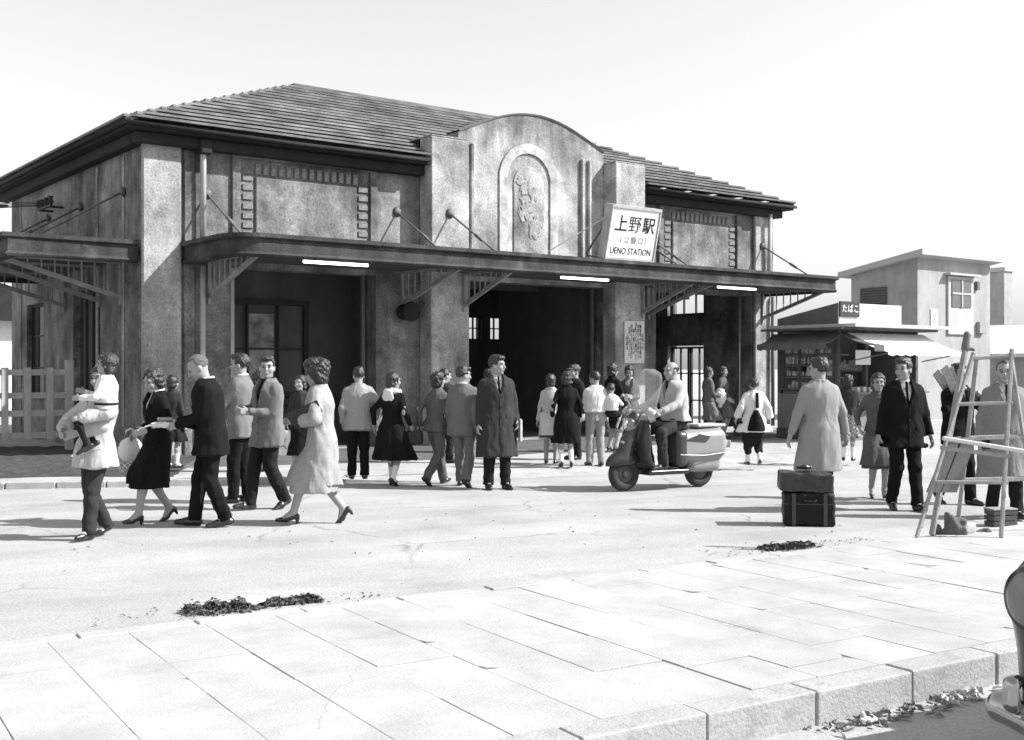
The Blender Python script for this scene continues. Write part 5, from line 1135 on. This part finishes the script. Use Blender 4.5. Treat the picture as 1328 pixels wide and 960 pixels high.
# planks on a shoulder
p = W26((.18, .12, 1.40))
for i, (dx, tl, ln) in enumerate(((0, -38, 1.35), (.045, -30, 1.2), (-.03, -46, 1.15))):
    r_ = rootat('plank', p + Vector((dx - .02, -.04 + .07 * i, .02)), 0, ('longest rough plank over the shoulder of the man behind the ladder', 'middle rough plank over the shoulder of the man behind the ladder', 'lowest slanting rough plank over the shoulder of the man behind the ladder')[i], 'plank'); tag(r_, group='planks on the shoulder')
    MB().box(-.045, .045, -.011, .011, -.75 * ln + .45 * 0, .25 * ln, Matrix.Rotation(RAD(tl), 4, 'Y') @ Matrix.Rotation(RAD(35), 4, 'X')).build('board', mat('rough_timber', .27, .9, var=.25, scale=8, bump=.4), r_, .002)

# ------------------------------------------------------------------ trestle ladder on the pavement edge
M_TIM = mat('weathered_timber', .30, .9, var=.3, scale=7, bump=.4, bscale=50, streak=.2)
ld = empty('trestle_ladder', (3.70, 9.62, .156), 0, 'tall splayed wooden trestle ladder on the pavement edge at right', 'ladder')
A0, A1 = Vector((-.36, -.02, 0)), Vector((.175, .16, 1.50)); B0, B1 = Vector((.33, -.04, 0)), Vector((.495, .14, 1.53))
for a, b in ((A0, A1), (B0, B1), (Vector((.11, .34, 0)), Vector((.215, .18, 1.47))), (Vector((.84, .42, 0)), Vector((.51, .19, 1.50)))): MB().bar(a, a + (b - a) * 1.02, .027, .033).build('rail', M_TIM, ld, .006)
for t in (.985, .73, .30): MB().bar(A0.lerp(A1, t), B0.lerp(B1, t) + Vector((.03, 0, -.01)), .028, .03).build('rung', M_TIM, ld, .005)
for t in (.30, .545): MB().bar(Vector((.11, .34, 0)).lerp(Vector((.215, .18, 1.47)), t), Vector((.84, .42, 0)).lerp(Vector((.51, .19, 1.50)), t), .03, .04).build('rung', M_TIM, ld, .005)
MB().bar((-.15, -.03, .82), (.78, -.06, .67), .036, .036).build('cross_pole', mat('pale_pole', .5, .8), ld, .008); MB().bar((-.16, -.01, .74), (.40, -.03, .67), .03, .035).build('cross_pole', M_TIM, ld, .005)
bdm = mat('board_grey', .19, .9, var=.2, scale=5, bump=.3)
for nm, pts in (('left', [(-.24, .36), (-.055, .79), (.04, .80), (-.13, .36)]), ('right', [(-.12, .36), (.055, .79), (.17, .79), (.01, .36)])):
    r_ = rootat('hanging_board', ld.location + Vector((0, .09, 0)), 0, 'grey painted board hung inside the trestle ladder, %s of the pair' % nm, 'board'); tag(r_, group='boards on the ladder'); MB().prism(pts, -.012, .012).build('board', bdm, r_); MB().prism([(q[0] * .99 + .004, q[1]) for q in [pts[1], pts[2], (pts[2][0] + .004, pts[2][1] + .025), (pts[1][0] + .004, pts[1][1] + .025)]], -.016, .016).build('batten', M_TIM, r_)
r_ = rootat('scaffold_post', (3.48, 9.72, .16), 0, 'rough upright post with dark clamp leaning behind the trestle ladder', 'post'); MB().bar((.03, .0, 0), (.40, .2, 1.63), .042, .04).build('post', M_TIM, r_, .006); F = Field((.3, .1, 1.5), (.5, .3, 1.8), .012); F.cone((.385, .195, 1.56), (.405, .205, 1.68), .035, .03); F.cone((.40, .2, 1.57), (.45, .18, 1.55), .02, .016, .01); F.build('clamp', M_IRON, r_)
M_ROCK = mat('rubble_stone', .12, .9, var=.3, scale=9, bump=.6)
for i, (x, y, s_, lb) in enumerate(((3.72, 9.80, .15, 'tallest rough stone wedged at the foot of the trestle ladder'), (3.86, 9.88, .10, 'small pale stone between the feet of the trestle ladder'), (4.03, 9.93, .14, 'broad dark stone by the right foot of the trestle ladder'), (3.60, 9.85, .09, 'small dark stone by the left foot of the trestle ladder'), (4.18, 9.98, .10, 'dark stone at the outer right foot of the trestle ladder'))):
    F = Field((-.3, -.3, -.06), (.3, .3, .4), .014); s_ *= .62; F.rbox((0, 0, s_ * .5), (s_ * .9, s_ * .6, s_ * (.75 if i else 1.2)), Rz(25 * i) @ Ry(18 if i == 0 else 4), s_ * .25); F.ripple(.02, .16, i); o = F.build('stone', M_ROCK if i != 1 else M_KERB, None, (x, y, .13 if y < 9.83 else .0)); tag(o, lb, 'stone', 'stones at the ladder foot')
    o.location.z = .155 if y < 9.9 else .05
r_ = rootat('wooden_box', (4.80, 11.42, .004), RAD(12), 'small dark wooden box lying on the road behind the ladder', 'box')
for z in (.0, .055, .11): box('slat', -.13, .13, -.08, -.066, z + .004, z + .05, M_KW, r_, .003); box('slat', -.13, -.116, -.065, .08, z + .004, z + .05, M_KW, r_, .003)
box('lid', -.135, .135, -.085, .085, .162, .178, M_TIM, r_, .003); box('inner', -.11, .12, -.06, .07, .004, .158, M_KW, r_)

# ------------------------------------------------------------------ motor scooter with rider
M_SD = mat('dark_scooter_paint', .016, .25, var=.1, bump=.03, spec=.6); M_SL = mat('light_scooter_paint', .23, .35, var=.1, bump=.05, spec=.5); M_SM = mat('mid_scooter_paint', .04, .35, bump=.03, spec=.5)
M_TYRE = mat('tyre_rubber', .03, .8, bump=.3); M_CHR = mat('chrome', .65, .15, metal=1.0, bump=.02, var=.05)
sr = 209
so = empty('motor_scooter', (1.92, 14.90, .004), RAD(sr - 90), 'two tone motor scooter with tall clear windscreen ridden towards the left', 'scooter')
def wheel(name, parent, c_, R, r, axis='x', hubm=M_SM, steer=0):
    o = empty(name); o.parent = parent; o.location = c_; o.rotation_euler = (0, 0, RAD(steer)); t = MB(); n, k_ = 36, 12; vs = []; fs = []
    for i in range(n):
        a = 2 * math.pi * i / n
        for j in range(k_):
            b_ = 2 * math.pi * j / k_; rr = R - r + r * math.cos(b_); vs.append((r * .85 * math.sin(b_), rr * math.cos(a), rr * math.sin(a)))
    fs = [(i * k_ + j, i * k_ + (j + 1) % k_, ((i + 1) % n) * k_ + (j + 1) % k_, ((i + 1) % n) * k_ + j) for i in range(n) for j in range(k_)]
    t.add(vs, fs).build('tyre', M_TYRE, o, smooth=True)
    MB().tube([(-.045, 0, 0), (-.03, 0, 0), (.03, 0, 0), (.045, 0, 0)], [R * .32, R - 1.75 * r, R - 1.75 * r, R * .32], 28).build('rim', hubm, o, smooth=False)
    MB().tube([(-.07, 0, 0), (.07, 0, 0)], R * .17, 16).build('hub', M_IRON, o, smooth=True)
    return o
wheel('front_wheel', so, (0, .59, .225), .225, .062, steer=0); wheel('rear_wheel', so, (0, -.59, .225), .225, .062)
F = Field((-.3, .2, .2), (.3, 1.1, .75), .012); F.ell((0, .60, .37), (.10, .26, .16), Rx(-10), cut=lambda x, y, z: -z - .02 + .10 * (y - .1)); F.ell((0, .59, .20), (.085, .24, .25), None, .0, sub=True); F.cone((0, .62, .50), (0, .50, .60), .06, .09, .05); F.build('front_fender', M_SD, so)
F = Field((-.35, .0, .15), (.35, .8, 1.1), .012); F.cone((0, .60, .42), (0, .42, .92), .10, .085, .04); F.loft([(.24, 0, .20, .20, .09), (.40, 0, .33, .23, .06), (.60, 0, .36, .245, .055), (.80, 0, .34, .22, .05), (.95, 0, .31, .14, .05)], .05); F.build('leg_shield', M_SM, so)
F = Field((-.3, -.4, .12), (.3, .4, .4), .012); F.rbox((0, .02, .235), (.21, .32, .035), None, .03); F.build('floorboard', M_SD, so)
F = Field((-.4, -1.2, .1), (.4, .2, .95), .013); F.rbox((0, -.50, .56), (.235, .42, .205), Rx(-3), .13); F.cone((0, -.78, .55), (0, -.96, .56), .16, .09, .08); F.rbox((0, -.60, .36), (.16, .27, .16), None, .10, .04); F.rbox((0, -.59, .16), (.085, .26, .20), None, .05, sub=True); F.build('rear_body', M_SL, so)
F = Field((-.4, -.5, .2), (.4, .2, .9), .012); F.rbox((0, -.17, .52), (.242, .10, .235), None, .08); F.build('engine_cowl', M_SM, so)
for sx in (-1, 1):
    MB().prism([(-.20, .63), (-.52, .60), (-.60, .67), (-.42, .71)], 0, .006, Matrix.Translation((sx * .236 - .003, 0, 0)) @ Matrix.Rotation(RAD(90), 4, 'Z')).build('side_emblem', M_SM, so)
    MB().tube([(sx * .238, -.12, .45), (sx * .243, -.5, .43), (sx * .225, -.9, .46)], .005, 6).build('side_trim', M_SM, so)
F = Field((-.3, -.6, .7), (.3, .3, 1.0), .012); F.rbox((0, -.16, .81), (.15, .20, .05), None, .045); F.build('saddle', M_SHOEB, so)
box('carrier', -.16, .16, -.92, -.46, .785, .825, M_PALEIRON, so, .012); F = Field((-.15, -1.1, .5), (.15, -.8, .8), .012); F.ell((0, -.97, .64), (.045, .05, .05)); F.build('tail_lamp', M_CHR, so)
F = Field((-.2, .3, .6), (.2, .8, 1.0), .010); F.ell((0, .50, .83), (.095, .10, .10)); F.build('headlamp', M_SL, so); MB().tube([(0, .588, .842), (0, .604, .844)], [.082, .066], 24).build('headlamp_glass', M_CHR, so, smooth=True)
F = Field((-.1, .5, .5), (.1, .8, .75), .008); F.ell((0, .615, .615), (.055, .015, .03)); F.build('front_badge', M_CHR, so)
MB().tube([(-.33, .24, 1.02), (-.15, .33, 1.02), (.15, .33, 1.02), (.33, .24, 1.02)], .016, 8).build('handlebar', M_CHR, so, smooth=True)
for sx in (-1, 1):
    F = Field((-.2, -.2, -.2), (.2, .2, .2), .012); F.ell((0, 0, 0), (.085, .06, .055)); F.ripple(.008, .08, 3); F.build('hand_guard', C_PALE, so, (sx * .25, .36, 1.0))
wsv = []; nu, nv = 14, 12
for j in range(nv + 1):
    t = j / nv; w = .33 * (1 - .10 * t) * (math.sqrt(max(1 - max((t - .72) / .28, 0) ** 2, 0)) * .75 + .25)
    for i in range(nu + 1):
        u_ = -1 + 2 * i / nu; wsv.append((w * u_, .47 - .20 * t - .10 * u_ * u_, .90 + .64 * t - (.0 if t < 1 else .0)))
ws = MB().add(wsv, [(j * (nu + 1) + i, j * (nu + 1) + i + 1, (j + 1) * (nu + 1) + i + 1, (j + 1) * (nu + 1) + i) for j in range(nv) for i in range(nu)]).build('windscreen', mat('celluloid', .62, .3, bump=0, var=.12, scale=5, alpha=.22), so, smooth=True); sm = ws.modifiers.new('thick', 'SOLIDIFY'); sm.thickness = .004
rb2 = MB()
for i in range(nu): pass
rb2.add([(.325 * (-1 + 2 * i / nu), .473 - .055 - .10 * (-1 + 2 * i / nu) ** 2 + .0, z) for z in (1.03, 1.06) for i in range(nu + 1)], [(i, i + 1, nu + 2 + i, nu + 1 + i) for i in range(nu)]); o = rb2.build('windscreen_band', C_PALE, so); sm = o.modifiers.new('thick', 'SOLIDIFY'); sm.thickness = .012
for sx in (-1, 1): MB().tube([(sx * .20, .30, 1.03), (sx * .17, .44, .98), (sx * .08, .50, .80), (sx * .05, .56, .5)], .006, 6).build('control_cable', M_TYRE, so, smooth=True)
box('number_plate', -.08, .08, -1.065, -1.055, .50, .60, M_SIGNW, so, .004); MB().tube([(.05, -.3, .22), (.12, -.55, .20), (.13, -.95, .22)], .028, 8).build('exhaust', M_CHR, so, smooth=True)
MB().tube([(.30, .26, 1.03), (.36, .30, 1.16)], .006, 6).tube([(.36, .305, 1.17), (.36, .29, 1.17)], [.05, .05], 14).build('mirror', M_CHR, so)
hd = Matrix.Rotation(RAD(sr - 90), 3, 'Z'); rl = Vector((1.92, 14.90, .004)) + hd @ Vector((0, -.22, 0))
person('bald man in pale raincoat riding the motor scooter to the left', tuple(rl), sr, 1.64, 'm', fl=(-.17, .33, 0, .27), fr=(.17, .30, 0, .27), al=(-.27, .42, 1.04), ar=(.27, .42, 1.04), hipz=.90, lean=(0, .05), top=C_RAIN, hem=.80, ease=.04, flare=.05, shirt=C_LGREY, tie=C_BLACK, vopen=1.18, bmat=C_CHAR, hair='bald', seed=40, legpoles=[(-.3, 1, .6), (.3, 1, .6)], topname='raincoat', slw=1.15, curl=1.0, folds=(5, .06, .3, 1.1))

# ------------------------------------------------------------------ parked car, front corner at the right edge
M_CAR = mat('black_car_paint', .02, .2, var=.05, bump=.01, spec=.6)
ca = empty('parked_car', (2.02, 4.40, .004), RAD(204 - 90), 'black parked car with round headlamps and chrome bumper at the right edge', 'car')
# local: y forward, x right; kerb side headlamp at (0,0); the car extends to the left (-x) and back (-y)
cxm = -.52
F = Field((cxm - 1.0, -4.4, .15), (cxm + 1.0, .35, 1.65), .03)
F.rbox((cxm, -2.0, .62), (.74, 2.0, .30), None, .22); F.rbox((cxm, -2.35, 1.10), (.60, 1.05, .40), None, .25, .12); F.rbox((cxm, -.55, .72), (.42, .62, .26), None, .2, .1)
for sx in (-1, 1):
    F.cone((cxm + sx * .55, -.10, .66), (cxm + sx * .60, -1.3, .70), .17, .19, .08); F.cone((cxm + sx * .60, -3.0, .62), (cxm + sx * .60, -4.0, .55), .20, .17, .08)
    F.cone((cxm + sx * .53, -.05, .66), (cxm + sx * .53, -.05, .36), .14, .12, .06)
    for y in (-.75, -3.2): F.cone((cxm + sx * .95, y, .30), (cxm + sx * .45, y, .30), .36, .36, 0, sub=True)
F.rbox((cxm, -2.35, 1.20), (.8, .42, .16), None, .08, sub=True) if False else None
F.build('body', M_CAR, ca)
for sx in (-1, 1):
    for y in (-.75, -3.2): wheel('wheel', ca, (cxm + sx * .62, y, .30), .30, .09, hubm=M_CHR)
    MB().tube([(cxm + sx * .52, .03, .675), (cxm + sx * .52, .085, .675)], [.145, .122], 32).build('headlamp_rim', M_CAR, ca, smooth=True)
    F = Field((-.15, -.1, -.15), (.15, .1, .15), .010); F.ell((0, 0, 0), (.108, .03, .108)); F.build('headlamp_glass', mat('lamp_glass', .14, .12, bump=.3, bscale=20, spec=.7), ca, (cxm + sx * .52, .085, .675))
    F = Field((-.15, -.15, -.2), (.15, .15, .25), .010); F.rbox((0, 0, .02), (.04, .045, .07), None, .035); F.build('overrider', mat('dull_chrome', .38, .12, metal=1.0, bump=.02, var=.1), ca, (cxm + sx * .47, .21, .33))
    box('side_window', cxm + sx * .60 - .004, cxm + sx * .60 + .004, -3.1, -1.65, 1.12, 1.38, M_GLASS, ca)
F = Field((cxm - 1.0, -.4, .2), (cxm + 1.0, .5, .6), .012)
for a, b in (((-.68, -.08), (-.60, .13)), ((-.60, .13), (-.35, .205)), ((-.35, .205), (.35, .205)), ((.35, .205), (.60, .13)), ((.60, .13), (.68, -.08))): F.cone((cxm + a[0], a[1], .26), (cxm + b[0], b[1], .26), .060, .060, .02)
F.build('bumper', mat('dull_chrome', .38, .12, metal=1.0, bump=.02, var=.1), ca); box('windscreen', cxm - .5, cxm + .5, -1.34, -1.32, 1.10, 1.38, M_GLASS, ca)
for i in range(9): box('grille_bar', cxm - .30 + i * .075, cxm - .28 + i * .075, .075, .10, .46, .78, M_CHR, ca)
MB().tube([(cxm - .25, .29, .30), (cxm + .25, .29, .30)], .01, 6).build('number_plate_rail', M_CHR, ca)

# ------------------------------------------------------------------ litter along the kerbs
def litter(label, cat, name, a, b, n, w, hgt, m, seed, size=(.012, .034)):
    rg = random.Random(seed); q = MB(); A, B = Vector(a), Vector(b)
    d = (B - A).normalized(); nn = Vector((-d.y, d.x))
    for i in range(n):
        t = rg.betavariate(1.3, 1.3); lump = .35 + .65 * abs(math.sin(t * 7.3 + seed)); p = A.lerp(B, t) + nn * rg.gauss(0, w) ; z = abs(rg.gauss(0, .5)) * hgt * lump * math.exp(-((p - A.lerp(B, t)).length / (w * 1.6)) ** 2)
        s_ = rg.uniform(*size); M = Matrix.Translation((p.x, p.y, z + .012)) @ Matrix.Rotation(rg.uniform(0, 6.28), 4, 'Z') @ Matrix.Rotation(rg.uniform(-1.0, 1.0), 4, 'X') @ Matrix.Rotation(rg.uniform(-.6, .6), 4, 'Y')
        l_, w_ = s_, s_ * rg.uniform(.25, .6); c1 = rg.uniform(.1, .4) * s_
        q.add([M @ Vector(v) for v in ((-l_, 0, 0), (0, -w_, c1), (l_, 0, 0), (0, w_, c1), (-l_ * .4, 0, -.004))], [(0, 1, 4), (1, 2, 4), (2, 3, 4), (3, 0, 4)])
    o = q.build(name, m); tag(o, label, cat, kind='stuff'); return o
M_LEAF = mat('dead_leaves', .11, .95, var=.6, scale=16, bump=.2); M_LEAF2 = mat('dry_scraps', .22, .95, var=.7, scale=14, bump=.2)
litter('heap of dark dead leaves in the gutter beyond the pavement, nearest the camera', 'leaf litter', 'leaf_litter', (-2.06, 7.33), (-1.72, 7.50), 1300, .055, .05, M_LEAF, 1)
litter('trail of dark twigs and leaves in the gutter, right of the nearest heap', 'leaf litter', 'leaf_litter', (-1.75, 7.50), (-1.28, 7.76), 1100, .04, .04, M_LEAF, 2)
litter('small dark heap of rubbish in the gutter by the luggage', 'leaf litter', 'leaf_litter', (2.12, 9.88), (2.62, 10.15), 1100, .04, .035, M_LEAF, 3)
litter('pale scraps and dry leaves scattered under the near kerb', 'rubbish', 'street_litter', (1.30, 4.92), (2.05, 5.40), 110, .06, .014, M_LEAF2, 4, (.012, .035))
litter('brighter clump of dry scraps under the near kerb towards the car', 'rubbish', 'street_litter', (1.98, 5.38), (2.20, 5.50), 80, .04, .03, mat('pale_scraps', .5, .9, var=.6, scale=20), 5, (.015, .04))
litter('dark scraps scattered over the planting bed by the fence', 'rubbish', 'street_litter', (-9.5, 17.6), (-5.6, 17.9), 500, .8, .02, M_LEAF2, 6, (.02, .06))
for sd_, (a_, b_), n_ in ((21, ((-2.6, 7.0), (-.9, 7.95)), 110), (22, ((1.6, 9.6), (3.2, 10.5)), 110), (23, ((-5.5, 9.5), (5.5, 13.5)), 90)):
    litter(('scattered bits of leaf around the near gutter heap', 'scattered bits of leaf around the gutter heap by the luggage', 'sparse tiny scraps of litter strewn across the open road')[sd_ - 21], 'leaf litter', 'leaf_litter', a_, b_, n_, .12 if sd_ < 23 else 1.1, .004, M_LEAF2, sd_, (.006, .02))
def scrap(label, loc, s_, seed, m=C_WHITE):
    F = Field((-.2, -.2, -.05), (.2, .2, .2), .010); rg = random.Random(seed); F.rbox((0, 0, s_ * .35), (s_, s_ * .8, s_ * .10), Rz(rg.uniform(0, 90)) @ Rx(rg.uniform(-35, 35)), .008); F.ripple(s_ * .16, s_ * 1.1, seed); o = F.build('crumpled_paper', m, None, loc); tag(o, label, 'paper', 'crumpled paper scraps')
scrap('crumpled white paper caught in the leaf heap of the near gutter', (-1.66, 7.52, .03), .06, 1); scrap('crumpled white paper lying on the planting bed by the fence', (-6.5, 17.4, .17), .09, 2); scrap('small crumpled white paper under the near kerb', (1.55, 5.06, .012), .05, 3); scrap('little white paper scrap beside the car bumper', (2.34, 5.58, .012), .03, 4)
tag(MB().bar((-.02, 0, 0), (.30, .05, .02), .03, .03).build('wood_offcut', M_KW, None, .004, loc=(2.98, 9.78, .02)) if False else MB().bar((0, 0, .015), (.30, .06, .02), .03, .03).build('wood_offcut', M_KW, None, loc=(3.0, 9.95, .02)), 'short dark wood offcut lying in the gutter left of the trestle ladder', 'offcut')
